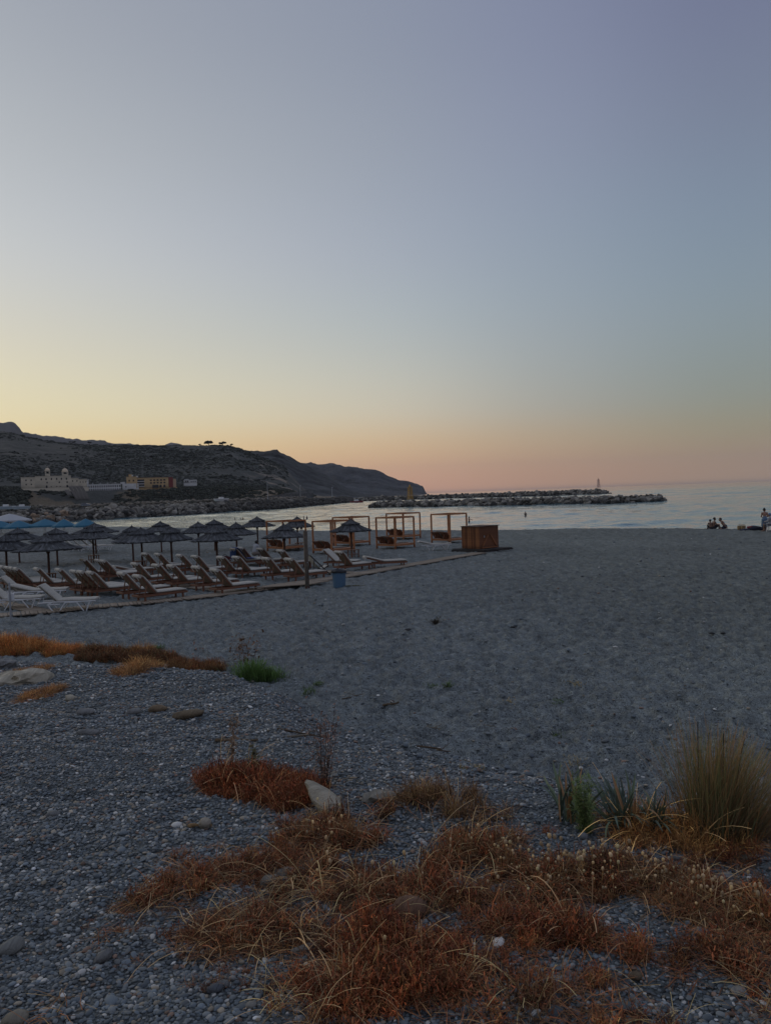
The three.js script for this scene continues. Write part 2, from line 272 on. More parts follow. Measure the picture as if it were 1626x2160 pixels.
function instanced(name, geo, mat, list, parent = scene) {   // list: [x, y, z, sx, sy, sz, turn, [r, g, b], tilt x, tilt z]
  const m = new THREE.InstancedMesh(geo, mat, list.length), o = new THREE.Object3D(), c = new THREE.Color();
  list.forEach((q, i) => { o.position.set(q[0], q[1], q[2]); o.scale.set(q[3], q[4], q[5]); o.rotation.set(q[8] ?? 0, q[6], q[9] ?? 0, 'YXZ'); o.updateMatrix(); m.setMatrixAt(i, o.matrix); if (q[7]) m.setColorAt(i, c.setRGB(...q[7])); });
  m.name = parent === scene ? numbered(name) : name; m.userData.kind = 'stuff'; m.castShadow = m.receiveShadow = true; parent.add(m); return m;
}
{
  const L = [[], [], []];
  for (let i = 0; i < 34000; i++) {
    const a = rr(-31, -7), r = Math.pow(rr(690 ** 1.5, 1215 ** 1.5), 1 / 1.5), x = Math.sin(a * D2R) * r, z = -Math.cos(a * D2R) * r, t = (r - 640) / 560, px = 813 + F * Math.tan(a * D2R);
    if (px > 640) continue;
    const n = fbm(x * 0.012 + 3, z * 0.012, 4), open = (1 - sstep(120, 340, px)) * sstep(0.42, 0.55, t);
    if (rnd() > clamp(0.42 + 1.3 * n - 0.5 * open) || (sstep(540, 600, px) * (1 - t) > 0.3 && rnd() < 0.75) || t < 0.2) continue;
    const s = rr(0.7, 2.2) * (rnd() < 0.06 ? rr(1.6, 2.6) : 1), k = rr(0.6, 1.5);
    L[i % 3].push([x, hillNear(x, z) - 0.35 * s, z, s, s * rr(0.6, 0.95), s * rr(0.8, 1.2), rnd() * 6, [0.045 * k, 0.05 * k, 0.04 * k]]);
  }
  const all = L.map((l, i) => instanced('hill_scrub', bushGeo(i * 5 + 2), scrubMat, l));
  tag(all[0], 'dark scrub dotting the hillside behind the harbour', 'scrub'); tag(all[1], 'dark scrub scattered over the same harbour hillside', 'scrub'); tag(all[2], 'dark low bushes spread over the harbour hillside', 'scrub');
  const B = [];
  for (let i = 0; i < 6500; i++) { // thick greenery round the terrace
    const px = rr(-60, 660), r = rr(640, 735), p = atRange(px, 1000, r), n = fbm(p.x * 0.03, p.z * 0.03, 3), t = (r - 640) / 560;
    const gap = (px > 40 && px < 380 && r > 692 && r < 722) || (px > 158 && px < 190 && r < 690 && r > 668);
    if (gap || rnd() > 0.5 + 1.6 * n + (px < 56 ? 0.45 : 0) + (px > 290 ? 0.3 : 0)) continue;
    const s = rr(1.2, 3) * (px < 56 ? 1.5 : 1), k = rr(0.7, 1.3); B.push([p.x, hillNear(p.x, p.z) - 0.3 * s, p.z, s, s * rr(0.7, 1), s, rnd() * 6, [0.05 * k, 0.055 * k, 0.042 * k]]);
  }
  tag(instanced('terrace_shrubs', bushGeo(31), scrubMat, B), 'dark green shrubs massed below and beside the white buildings', 'shrubs');
}

// ---------------------------------------------------------------- breakwaters of big loose rocks
const rockMats = [[0.4, 0.375, 0.335], [0.27, 0.255, 0.23], [0.49, 0.455, 0.4], [0.33, 0.305, 0.265]].map((c) => std(...c, 0.95, { map: rep(T.stone, 0.5), bumpMap: rep(T.stoneBump, 0.6), bumpScale: 0.12 }));
const darkRock = std(0.11, 0.105, 0.1, 0.9, { map: rep(T.stone, 0.5), bumpMap: rep(T.stoneBump, 0.6), bumpScale: 0.1 });
const warmRock = std(0.5, 0.36, 0.25, 0.95, { map: rep(T.stone, 0.5) });
const rockGeos = Array.from({ length: 9 }, (_, i) => rock(1, rr(0.62, 0.85), rr(0.75, 1), i * 3.7 + 1, 1, 0.42, 0.5));
function breakwater(label, path, top, half, size, rows, reach, extra) {   // path: [x, z] along the axis; half: half width of the crest
  const t = thing('breakwater', label, 'breakwater');
  const P = path.map(([x, z]) => V(x, 0, z)), L = [0]; for (let i = 1; i < P.length; i++) L.push(L[i - 1] + P[i].distanceTo(P[i - 1]));
  const total = L[L.length - 1], at = (s) => { let i = 1; while (i < P.length - 1 && s > L[i]) i++; const k = (s - L[i - 1]) / (L[i] - L[i - 1]), d = P[i].clone().sub(P[i - 1]).normalize(); return [P[i - 1].clone().lerp(P[i], k), V(-d.z, 0, d.x)]; };
  const slope = 1.35, low = SEA - 1.2, n = 60, pos = [], idx = [];      // the core: a trapezoid bank under the rocks
  for (let i = 0; i <= n; i++) { const [p, q] = at((total * i) / n), e = Math.min(1, Math.min(i, n - i) / 3 + 0.25), h = mix(SEA, top - 0.5 * size, e), w = half * e, b = w + (h - low) * slope; for (const [o, y] of [[-b, low], [-w, h], [w, h], [b, low]]) pos.push(p.x + q.x * o, y, p.z + q.z * o); }
  for (let i = 0; i < n; i++) for (let k = 0; k < 3; k++) { const a = i * 4 + k; idx.push(a, a + 1, a + 4, a + 1, a + 5, a + 4); }
  const g = new THREE.BufferGeometry(); g.setAttribute('position', new THREE.BufferAttribute(new Float32Array(pos), 3)); g.setIndex(idx); g.computeVertexNormals();
  part('rubble_core', plain(g), darkRock, t);
  const list = [];
  for (let s = -0.3 * size; s < total + 0.3 * size; s += size * 0.6) for (let r = 0; r < rows; r++) {
    const k = clamp(s, 0, total), [p, q] = at(k), e = Math.min(1, Math.min(s + 0.4, total - s + 0.4) / (2.2 * size) + 0.22), h0 = mix(SEA - 0.2, top - 0.45 * size, e);
    const f = r / (rows - 1), down = clamp((f - 0.36) / 0.64), y = mix(h0, SEA + 0.05, down) + gauss() * 0.16 * size, off = mix(-half * 0.9, half, clamp(f / 0.36)) + down * Math.max(0, h0 - SEA) * slope;
    const z = size * rr(0.3, 0.54) * (rnd() < 0.12 ? 1.3 : 1);
    list.push({ p: [p.x + q.x * off * reach + gauss() * 0.3 * size, y, p.z + q.z * off * reach + gauss() * 0.3 * size], z, s: k, wet: down > 0.93 });
  }
  list.sort((a, b) => b.z / Math.hypot(b.p[0], b.p[2]) - a.z / Math.hypot(a.p[0], a.p[2]));
  list.slice(0, 300).forEach((r, i) => {
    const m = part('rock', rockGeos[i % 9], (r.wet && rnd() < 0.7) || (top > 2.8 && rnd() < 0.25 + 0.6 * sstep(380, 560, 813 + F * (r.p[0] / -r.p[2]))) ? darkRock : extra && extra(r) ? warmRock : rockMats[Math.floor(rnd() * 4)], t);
    m.position.set(...r.p); m.scale.set(r.z * rr(0.85, 1.3), r.z * rr(0.8, 1.1), r.z * rr(0.85, 1.25)); m.rotation.set(rr(-0.6, 0.6), rnd() * 6.28, rr(-0.6, 0.6));
  });
  const rest = list.slice(300);
  for (let v = 0; v < 3 && rest.length; v++) {
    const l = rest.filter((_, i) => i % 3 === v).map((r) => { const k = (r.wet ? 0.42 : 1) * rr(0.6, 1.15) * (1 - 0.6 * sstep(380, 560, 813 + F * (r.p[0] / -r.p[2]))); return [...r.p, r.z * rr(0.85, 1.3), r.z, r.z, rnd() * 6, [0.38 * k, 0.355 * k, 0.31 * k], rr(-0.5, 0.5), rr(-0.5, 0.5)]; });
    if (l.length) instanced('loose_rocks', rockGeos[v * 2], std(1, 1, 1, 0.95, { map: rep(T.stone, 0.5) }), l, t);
  }
  return t;
}
const xr = (px, r) => { const p = atRange(px, 1080, r); return [p.x, p.z]; };
// q is the left normal of the path (right to left as listed gives the seaward side): reach flips it towards the camera
breakwater('long low breakwater of pale boulders lying alone in the water, the nearer of the two', [xr(790, 310), xr(900, 284), xr(1050, 262), xr(1200, 250), xr(1320, 246), xr(1398, 247)], 1.15, 1.6, 1.85, 5, 1);
breakwater('farther breakwater of dark boulders carrying the slim lattice beacon at its end', [xr(752, 640), xr(900, 615), xr(1050, 585), xr(1180, 560), xr(1282, 545)], 2.3, 3, 2.5, 5, 1);
breakwater('rubble jetty of boulders running out from the left shore before the harbour', [xr(-160, 236), xr(-60, 247), xr(0, 255), xr(150, 268), xr(220, 274), xr(340, 297), xr(450, 331), xr(560, 368), xr(650, 452), xr(734, 566)], 2.9, 3.2, 2.4, 6, 1, (r) => { const px = 813 + F * (r.p[0] / -r.p[2]); return px > 60 && px < 150 && rnd() < 0.4; });

// beacons
{
  const steel = (r, g, b) => std(r, g, b, 0.6);
  const lattice = (name, label, cat, p, h, w0, w1, mats) => {
    const t = thing(name, label, cat, [p.x, p.y, p.z], 0.4), k = 4, leg = [], br = [];
    for (const [sx, sz] of [[1, 1], [1, -1], [-1, -1], [-1, 1]]) part('leg', beam(V(sx * w0, -0.6, sz * w0), V(sx * w1, h, sz * w1), 0.14, 0.14), mats[0], t);
    for (let i = 0; i < k; i++) for (const [ax, az, bx, bz] of [[1, 1, 1, -1], [1, -1, -1, -1], [-1, -1, -1, 1], [-1, 1, 1, 1]]) {
      const a = mix(w0, w1, i / k), b = mix(w0, w1, (i + 1) / k), ya = (h * i) / k, yb = (h * (i + 1)) / k;
      br.push(bar(V(ax * a, ya, az * a), V(bx * b, yb, bz * b), 0.045, 0.045, 4), bar(V(bx * a, ya, bz * a), V(ax * b, yb, az * b), 0.045, 0.045, 4), bar(V(ax * b, yb, az * b), V(bx * b, yb, bz * b), 0.08, 0.08, 4));
    }
    part('bracing', br, mats[1], t); part('platform', new THREE.CylinderGeometry(w1 + 0.45, w1 + 0.45, 0.16, 12).translate(0, h + 0.08, 0), mats[0], t);
    const l = part('lantern', new THREE.CylinderGeometry(0.24, 0.3, 0.75, 10).translate(0, h + 0.53, 0), mats[2], t); part('cap', new THREE.ConeGeometry(0.34, 0.3, 10).translate(0, h + 1.06, 0), mats[0], l); return t;
  };
  const y = steel(0.5, 0.27, 0.035);
  const py = atRange(865, 1052, 313); lattice('lattice_tower', 'yellow lattice marker tower rising behind the left end of the nearer breakwater', 'marker tower', V(py.x, 1.5, py.z), 4.6, 0.85, 0.6, [y, y, y]);
  const pr = atRange(1262, 1029, 548); lattice('beacon', 'slim red and white lattice beacon at the end of the farther breakwater', 'beacon', V(pr.x, 3.2, pr.z), 5.2, 0.75, 0.42, [steel(0.55, 0.42, 0.38), steel(0.5, 0.24, 0.2), steel(0.5, 0.2, 0.17)]);
}

// ---------------------------------------------------------------- harbour behind the jetty: ground, quay, walls, masts, boats, cars
{
  const g = [], P = [[-500, 585], [-100, 560], [0, 545], [150, 520], [300, 470], [420, 430], [480, 420], [560, 470], [640, 560], [650, 600]].map(([px, r]) => xr(px, r));
  const s = new THREE.Shape(); const pts = [...P, xr(650, 640), xr(300, 640), xr(-500, 640)]; pts.forEach(([x, z], i) => (i ? s.lineTo(x, -z) : s.moveTo(x, -z)));
  const e = new THREE.ExtrudeGeometry(s, { depth: 4.6, bevelEnabled: false }); e.rotateX(-Math.PI / 2); e.translate(0, -1.6, 0);
  structure('harbour_ground', plain(e), std(0.24, 0.215, 0.18, 0.95, { map: rep(T.stone, 1 / 20) }));
  // rubble edge of the harbour ground
  const list = []; for (let i = 0; i < P.length - 1; i++) { const [ax, az] = P[i], [bx, bz] = P[i + 1], n = Math.hypot(bx - ax, bz - az) / 2.2; for (let k = 0; k < n; k++) for (let q = 0; q < 2; q++) { const t = k / n, c = rr(0.7, 1.2); list.push([mix(ax, bx, t) + gauss() * 0.8, 2.5 + q * 0.9 + gauss() * 0.4, mix(az, bz, t) + gauss() * 0.8, rr(0.9, 1.7), rr(0.7, 1.3), rr(0.9, 1.7), rnd() * 6, [0.33 * c, 0.29 * c, 0.24 * c]]); } }
  const st = instanced('quay_rubble', rockGeos[3], std(1, 1, 1, 0.95, { map: rep(T.stone, 0.5) }), list); tag(st, 'line of rubble along the harbour edge behind the jetty', 'rubble');
  const w = thing('quay_wall', 'grey sloping concrete quay wall below the cliff at the end of the hillside', 'wall', [0, 0, 0]);
  const conc = std(0.22, 0.225, 0.23, 0.9, { map: rep(T.stone, 1 / 6) });
  const [x0, z0] = xr(566, 575), [x1, z1] = xr(662, 575), hL = atRange(566, 1047, 575).y, hR = atRange(662, 1033, 575).y, hb = 2.9;
  const sh = new THREE.Shape(); const len = Math.hypot(x1 - x0, z1 - z0); sh.moveTo(0, hb); sh.lineTo(len, hb); sh.lineTo(len, hR); sh.lineTo(len * 0.93, hR + 0.3); sh.lineTo(0, hL);
  const wg = new THREE.ExtrudeGeometry(sh, { depth: 1.2, bevelEnabled: false }); wg.rotateY(Math.atan2(-(z1 - z0), x1 - x0)); wg.translate(x0, 0, z0); part('wall', plain(wg), conc, w);
  for (let i = 1; i < 5; i++) { const t = i / 5, p = V(mix(x0, x1, t), 0, mix(z0, z1, t)); part('buttress', box(0.5, mix(hL, hR, t) - hb, 0.5, p.x, (mix(hL, hR, t) + hb) / 2, p.z + 0.2), conc, w); }
  const white = std(0.7, 0.7, 0.68, 0.5), grey = std(0.42, 0.43, 0.44, 0.6), dark = std(0.04, 0.045, 0.055, 0.3);
  const mast = (px, y0, y1, r, label) => { const p = atRange(px, y0, r), h = atRange(px, y1, r).y; const t = thing('lamp_mast', label, 'mast', [p.x, 3, p.z], 0); part('post', new THREE.CylinderGeometry(0.1, 0.17, h - 3, 8).translate(0, (h - 3) / 2, 0), grey, t); part('lamp_head', rbox(1.1, 0.22, 0.4, 0.08, 0.2, h - 3, 0), grey, t); part('base', box(0.8, 0.7, 0.8, 0, 0.35, 0), grey, t); };
  mast(565, 1052, 1017, 470, 'tall white lamp mast left of the sloping grey quay wall');
  mast(634, 1050, 1024, 560, 'white lamp mast standing before the sloping grey quay wall');
  mast(701, 1050, 1028, 566, 'white mast near the tip of the rubble jetty');
  const hull = (L, W, Hh) => { const pts = []; const s2 = new THREE.Shape(); s2.moveTo(-L / 2, -W / 2); s2.lineTo(L * 0.15, -W / 2); s2.quadraticCurveTo(L * 0.4, -W * 0.4, L / 2, 0); s2.quadraticCurveTo(L * 0.4, W * 0.4, L * 0.15, W / 2); s2.lineTo(-L / 2, W / 2); s2.closePath();
    const h = new THREE.ExtrudeGeometry(s2, { depth: Hh, bevelEnabled: true, bevelSize: 0.12, bevelThickness: 0.12, bevelSegments: 2 }); h.rotateX(-Math.PI / 2); const p = h.attributes.position; for (let i = 0; i < p.count; i++) { const k = mix(0.62, 1, clamp(p.getY(i) / Hh)); p.setZ(i, p.getZ(i) * k); p.setX(i, p.getX(i) * mix(0.86, 1, clamp(p.getY(i) / Hh))); } h.computeVertexNormals(); return plain(h); };
  const boat = (p, turn, L, label, mh, group) => { const t = thing('motor_boat', label, 'boat', p, turn, group); part('hull', hull(L, L * 0.34, L * 0.14), mh, t); const c = part('cabin', rbox(L * 0.3, L * 0.13, L * 0.24, 0.12, -L * 0.02, L * 0.2, 0), white, t); part('windscreen', box(0.06, L * 0.09, L * 0.2, L * 0.145, L * 0.215, 0, 0.35), dark, c); part('deck', box(L * 0.78, 0.06, L * 0.26, -L * 0.06, L * 0.147, 0), std(0.5, 0.45, 0.38, 0.7), t); part('rail', [bar(V(L * 0.2, L * 0.14, -L * 0.14), V(L * 0.2, L * 0.22, -L * 0.14), 0.03), bar(V(L * 0.2, L * 0.22, -L * 0.14), V(L * 0.44, L * 0.22, 0), 0.03), bar(V(L * 0.44, L * 0.22, 0), V(L * 0.2, L * 0.22, L * 0.14), 0.03)], grey, t); return t; };
  const pb = (px, y, r, h) => { const p = atRange(px, y, r); return [p.x, h, p.z]; };
  boat(pb(468, 1060, 352, 3.35), 0.5, 6.4, 'white motor boat drawn up on the jetty top', white);
  boat(pb(752, 1054, 520, SEA - 0.25), 0.2, 9, 'red hulled boat lying in the gap between jetty tip and breakwater', std(0.3, 0.06, 0.05, 0.5));
  boat(pb(14, 1066, 380, 3.1), 0.3, 7.5, 'pale boat at the far left behind the rubble jetty, its bow right', grey);
  boat(pb(46, 1069, 340, 3.0), -2.8, 6.5, 'pale boat with its stern right, behind the jetty above the blue parasols', grey);
  const car = (p, turn, m, label) => { const t = thing('parked_car', label, 'car', p, turn);
    const s3 = new THREE.Shape(); s3.moveTo(-2.1, 0.3); s3.lineTo(2.1, 0.3); s3.lineTo(2.1, 0.75); s3.quadraticCurveTo(1.9, 0.92, 1.0, 0.98); s3.lineTo(0.45, 1.42); s3.quadraticCurveTo(-0.6, 1.52, -1.5, 1.4); s3.lineTo(-2.05, 0.98); s3.closePath();
    part('body', plain(new THREE.ExtrudeGeometry(s3, { depth: 1.5, bevelEnabled: true, bevelSize: 0.08, bevelThickness: 0.1, bevelSegments: 2 }).translate(0, 0, -0.75)), m, t);
    part('window', box(1.7, 0.32, 1.72, -0.5, 1.17, 0), dark, t); for (const [x, z] of [[-1.35, 0.82], [-1.35, -0.82], [1.3, 0.82], [1.3, -0.82]]) { const w2 = part('wheel', new THREE.CylinderGeometry(0.32, 0.32, 0.2, 14).rotateX(Math.PI / 2).translate(x, 0.32, z), dark, t); part('rim', new THREE.CylinderGeometry(0.18, 0.18, 0.22, 10).rotateX(Math.PI / 2).translate(x, 0.32, z), grey, w2); } };
  car(pb(181, 1062, 420, 3.0), 0.2, std(0.16, 0.17, 0.19, 0.35), 'dark grey car parked on the harbour ground, left of two');
  car(pb(396, 1060, 470, 3.0), 0.1, std(0.6, 0.6, 0.6, 0.35), 'pale car parked on the harbour ground below the far buildings');
}

// ---------------------------------------------------------------- buildings on the terrace
const cream = std(0.82, 0.75, 0.61, 0.9, { map: rep(T.stone, 1 / 5) }), whiteWall = std(0.86, 0.88, 0.9, 0.9, { map: rep(T.stone, 1 / 6) }), tanWall = std(0.76, 0.55, 0.31, 0.9, { map: rep(T.stone, 1 / 5) }), redWall = std(0.21, 0.055, 0.05, 0.9), darkGlass = std(0.02, 0.024, 0.03, 0.25), domeMat = std(0.66, 0.54, 0.4, 0.85);
const RB = 700, U = RB / F;                       // metres per photo pixel there
function archWin(w, h, d, arch = true) { const s = new THREE.Shape(); s.moveTo(-w / 2, 0); s.lineTo(w / 2, 0); if (arch) { s.lineTo(w / 2, h - w / 2); s.absarc(0, h - w / 2, w / 2, 0, Math.PI); } else { s.lineTo(w / 2, h); s.lineTo(-w / 2, h); } s.closePath(); return plain(new THREE.ExtrudeGeometry(s, { depth: d, bevelEnabled: false, curveSegments: 6 })); }
const facing = (px) => Math.atan2(-atRange(px, 1000, RB).x, -atRange(px, 1000, RB).z);
{ // each building is laid out in photo pixels of its facade: x right, y up from the baseline
  const place = (name, label, cat, pxc, yb) => { const p = atRange(pxc, yb, RB); return thing(name, label, cat, [p.x, p.y, p.z], facing(pxc)); };
  const B = (w, h, d, x, y, z) => box(w * U, h * U, d * U, x * U, (y + h / 2) * U, z * U);
  const win = (par, x, y, w, h, z, arch = true) => { const f = part('window_frame', archWin((w + 0.5) * U, (h + 0.4) * U, 0.1, arch).translate(x * U, (y - 0.2) * U, z * U), par.userData.frame ?? cream, par); part('window', archWin(w * U, h * U, 0.16, arch).translate(x * U, y * U, z * U), darkGlass, f); };
  let m = place('monastery', 'cream stone monastery with two domed bell towers on the terrace', 'monastery', 116, 1029);
  part('wall', [B(26, 21, 24, -46, 0, -12), B(64, 22.5, 26, -2, 0, -11.5), B(14, 17.5, 24, 37, 0, -11), B(16, 15, 24, 51, 0, -12)].map(plain), cream, m);
  part('foundation', B(124, 12, 30, 0, -12, -13), cream, m); part('parapet', [B(26.6, 0.8, 25, -46, 21, -12), B(64.6, 0.8, 27, -2, 22.5, -11.5), B(14.6, 0.8, 25, 37, 17.5, -11), B(16.6, 0.8, 25, 51, 15, -12)].map(plain), cream, m);
  for (const x of [-50, -41, -33]) { win(m, x, 14.5, 2.2, 3, 0.05); win(m, x, 6.5, 2, 2.6, 0.05, false); }
  for (const x of [-23, -14.5, -5, 4.5, 13, 22]) win(m, x, 15.5, 2.3, 3.6, 1.55); for (const x of [-13, 9, 23]) win(m, x, 9, 2.2, 3.2, 1.55);
  for (const x of [-14, 23]) win(m, x, 0, 3.2, 5, 1.55); for (const x of [-6, 4, 10]) win(m, x, 1.5, 1.6, 2, 1.55, false); for (const x of [33, 41]) win(m, x, 11, 1.8, 3, 1.05); for (const x of [47, 52, 57]) { win(m, x, 9, 1.4, 2.4, 0.05); }
  const tower = (x, w, h, open) => {
    const s = w / 2, t = part('bell_tower', [B(w, h * 0.45, w, x, 22.5, -4), ...[[-1, -1], [1, -1], [1, 1], [-1, 1]].map(([a, b]) => B(w * 0.24, h * 0.4, w * 0.24, x + a * s * 0.76, 22.5 + h * 0.45, -4 + b * s * 0.76)), B(w * 1.1, h * 0.15, w * 1.1, x, 22.5 + h * 0.85, -4)].map(plain), cream, m);
    part('dome', new THREE.SphereGeometry(s * U, 16, 8, 0, 6.283, 0, Math.PI / 2).scale(1, 1.15, 1).translate(x * U, (22.5 + h) * U, -4 * U), domeMat, t);
    part('cross', [box(0.12, 1.5, 0.12, x * U, (22.5 + h) * U + s * U * 1.15 + 0.6, -4 * U), box(0.7, 0.12, 0.12, x * U, (22.5 + h) * U + s * U * 1.15 + 0.9, -4 * U)], domeMat, t);
    part('bell', new THREE.SphereGeometry(0.16 * w * U, 8, 6).translate(x * U, (22.5 + h * 0.66) * U, -4 * U), darkGlass, t);
  };
  tower(-11.5, 9, 11.5); tower(20, 11.5, 8.5);
  m = place('hotel', 'long white two storey building with rows of dark arches, between cream and tan buildings', 'hotel', 231, 1035.5); m.userData.frame = whiteWall;
  part('wall', [B(78, 13, 16, -17, 0, -9), B(31, 14.5, 18, 41, -1, -8.5)].map(plain), whiteWall, m); part('roof_edge', B(79, 0.9, 17, -17, 13.05, -9), whiteWall, m); part('foundation', B(114, 12, 18, 0, -12.5, -9.5), whiteWall, m);
  for (let i = 0; i < 19; i++) { win(m, -53.5 + i * 4.1, 7.6, 1.9, 4, -0.95); win(m, -53.5 + i * 4.1, 0.9, 1.9, 4, -0.95); }
  part('stair_house', B(8, 4, 7, 26, 12.8, -9), whiteWall, m); for (const x of [-44, -30, -16, -2, 12]) part('chimney', B(1, 3.2, 1, x, 13.9, -9), whiteWall, m); win(m, 32, 6, 2, 2.4, 0.55, false);
  m = place('apartment_building', 'tan and orange flat roofed building with a dark red right end', 'building', 320, 1029); m.userData.frame = tanWall;
  part('wall', [B(20, 23.5, 20, -37.5, 0, -10), B(61, 20, 20, 3.2, 0, -11)].map(plain), tanWall, m); part('end_wall', B(8.5, 20.5, 21, 38.2, 0, -11), redWall, m); part('end_block', B(6, 17, 19, 45.6, 0, -11), std(0.5, 0.36, 0.24, 0.9), m); part('foundation', B(98, 12, 20, 1, -12, -12), tanWall, m);
  part('roof_edge', B(61.6, 0.8, 21, 3.2, 20.05, -11), std(0.4, 0.26, 0.14, 0.9), m);
  for (const y of [14, 8.6]) for (let i = 0; i < 5; i++) { win(m, -0.5 + i * 6.6, y, 3.6, 2.8, -0.95, false); }
  for (const y of [14.5, 9.5, 4.5]) { part('balcony', B(14, 1.2, 4, -20, y - 1.6, -0.8), whiteWall, m); win(m, -20, y - 0.3, 13, 3.2, -0.95, false); }
  for (const x of [18, 25.5]) win(m, x, 0.5, 4.2, 5.4, -0.95); part('awning', B(12, 6, 6, 8, 0, 2), darkGlass, m); for (const x of [-42, -34]) win(m, x, 14, 2.4, 3.4, 0.05, false);
  for (const x of [-36, -27]) part('water_tank', new THREE.CylinderGeometry(1.7 * U, 1.7 * U, 3.4 * U, 10).rotateZ(1.57).translate(x * U, 25.6 * U - (x > -30 ? 0.9 : 0), -10 * U), std(0.5, 0.5, 0.48, 0.5), m);
  part('stair_house', B(6, 5, 6, -40, 23.4, -12), tanWall, m);
  m = place('white_house', 'small white flat roofed house alone right of the tan building', 'house', 402, 1018); m.userData.frame = whiteWall;
  part('wall', [B(26, 6, 10, 0, -1, -5), B(9, 8, 8, -7, -1, -4)].map(plain), whiteWall, m); part('foundation', B(26, 6, 10, 0, -7.05, -5.1), whiteWall, m); for (const x of [-9, -5]) win(m, x, 1.2, 1.8, 2.6, 0.05, false); for (const x of [2, 6, 10]) win(m, x, 0.6, 2, 2.4, 0.05, false); part('roof_slab', B(27, 0.7, 11, 0, 5.05, -5), whiteWall, m);
  const far = (px, y, r, w, h, label) => { const p = atRange(px, y, r), u = r / F; const t = thing('white_house', label, 'house', [p.x, p.y, p.z], facing(px)); part('wall', box(w * u, (h + 5) * u, 8, 0, (h - 5) / 2 * u, -4), whiteWall, t); for (let i = 0; i < 3; i++) part('window', box(1.3 * u, 1.2 * u, 0.1, (i - 1) * w * 0.3 * u, h * 0.45 * u, 0.06), darkGlass, t); part('roof_slab', box(w * u + 0.6, 0.3, 8.6, 0, h * u + 0.15, -4), whiteWall, t); };
  far(408, 962, 1070, 15, 3.4, 'little white house high on the hillside under the ridge'); far(423, 991, 930, 3.5, 3.5, 'tiny white hut alone on the dark hillside above the lone white house'); far(180, 1017, 726, 13, 4, 'low pale house peeping up behind the gap right of the monastery'); far(466, 1037, 690, 12, 2.6, 'low pale house among shrubs at the foot of the hillside');
  // sloping retaining walls below the monastery
  const slab = (px0, px1, y0, y1, lean, label) => { const a = atRange((px0 + px1) / 2, y1, 672), w = (px1 - px0) * 672 / F, h = (y1 - y0) * 672 / F; const t = thing('retaining_wall', label, 'wall', [a.x, a.y, a.z], facing((px0 + px1) / 2)); const conc = std(0.2, 0.185, 0.17, 0.92, { map: rep(T.stone, 1 / 4) });
    for (let i = 0; i < 4; i++) { const g = box(w / 4 - 0.15, h * 1.5, 0.8, (i - 1.5) * w / 4 + 0, h * 0.5, 0); const p = g.attributes.position; for (let k = 0; k < p.count; k++) { const f = p.getY(k) / h; p.setX(k, p.getX(k) - lean * f * 672 / F); p.setZ(k, p.getZ(k) - f * 4); } g.computeVertexNormals(); part('panel', g, conc, t); } };
  slab(160, 187, 1031, 1049, 9, 'wide grey sloping retaining wall below the right end of the monastery'); slab(143, 152, 1035, 1043, 4, 'small pale sloping wall left of the wide retaining wall below the monastery');
}
for (const o of scene.children) delete o.userData.frame;
// trees on the ridge
{
  const bark = std(0.05, 0.04, 0.03, 0.95), leafM = std(0.035, 0.042, 0.03, 0.95);
  const tree = (px, y, r, w, h, label, n) => {
    const p = atRange(px, y, r), u = r / F; p.y = hillNear(p.x, p.z) + 0.9; const t = thing('ridge_tree', label, 'tree', [p.x, p.y, p.z], rnd() * 6), H0 = h * u, W0 = w * u / 2;
    const limbs = [bar(V(0, -4, 0), V(0.2, H0 * 0.4, 0), H0 * 0.075, H0 * 0.05)]; for (let i = 0; i < 4; i++) limbs.push(bar(V(0.2, H0 * 0.3, 0), V(rr(-0.6, 0.6) * W0, H0 * rr(0.45, 0.6), rr(-0.6, 0.6) * W0), H0 * 0.04, H0 * 0.02, 5)); part('trunk', limbs, bark, t);
    const c = []; for (let i = 0; i < n; i++) { const a = rnd() * 6.28, q = Math.sqrt(rnd()) * 0.75, s = rr(0.32, 0.55) * Math.min(W0, H0 * 0.8); c.push(bushGeo(i * 3 + px, 0.7).scale(s, s, s).translate(Math.cos(a) * q * W0, H0 * rr(0.36, 0.68), Math.sin(a) * q * W0)); } part('crown', c, leafM, t);
  };
  tree(441, 941, 1195, 26, 11, 'widest dark tree of the clump on the skyline', 9); tree(470, 941, 1195, 15, 9, 'middle tree of the clump on the skyline', 6); tree(488, 942, 1195, 8, 6.5, 'smallest tree, at the right of the clump on the skyline', 4);
  tree(424, 942, 1195, 13, 4.5, 'low bushy tree at the left of the clump on the skyline', 5); tree(190, 938, 1190, 10, 6, 'lone round tree standing on the open left part of the ridge', 5); tree(154, 941, 1180, 12, 5.5, 'flat dark tree left of the lone round tree on the ridge', 5);
}

// ---------------------------------------------------------------- thatched parasols
const darkWood = std(0.12, 0.055, 0.036, 0.75, { map: T.wood }), redWood = std(0.28, 0.115, 0.06, 0.65, { map: T.wood }), orangeWood = std(0.58, 0.23, 0.09, 0.65, { map: T.wood }), greyWood = std(0.2, 0.165, 0.13, 0.9, { map: rep(T.wood, 1, 0.3), bumpMap: T.wood, bumpScale: 0.006 });
const thatchM = [0, 1, 2].map((i) => std(0.112 + 0.02 * i, 0.12 + 0.02 * i, 0.132 + 0.02 * i, 0.95, { map: T.reed }));
const creamCloth = std(0.62, 0.59, 0.52, 0.9, { map: T.weave }), backCloth = std(0.26, 0.19, 0.13, 0.95, { map: T.weave }), whitePlastic = std(0.66, 0.67, 0.68, 0.45), steelM = std(0.3, 0.31, 0.33, 0.45);
const HEAD = 41 * D2R;                            // loungers look out to sea, away and to the right
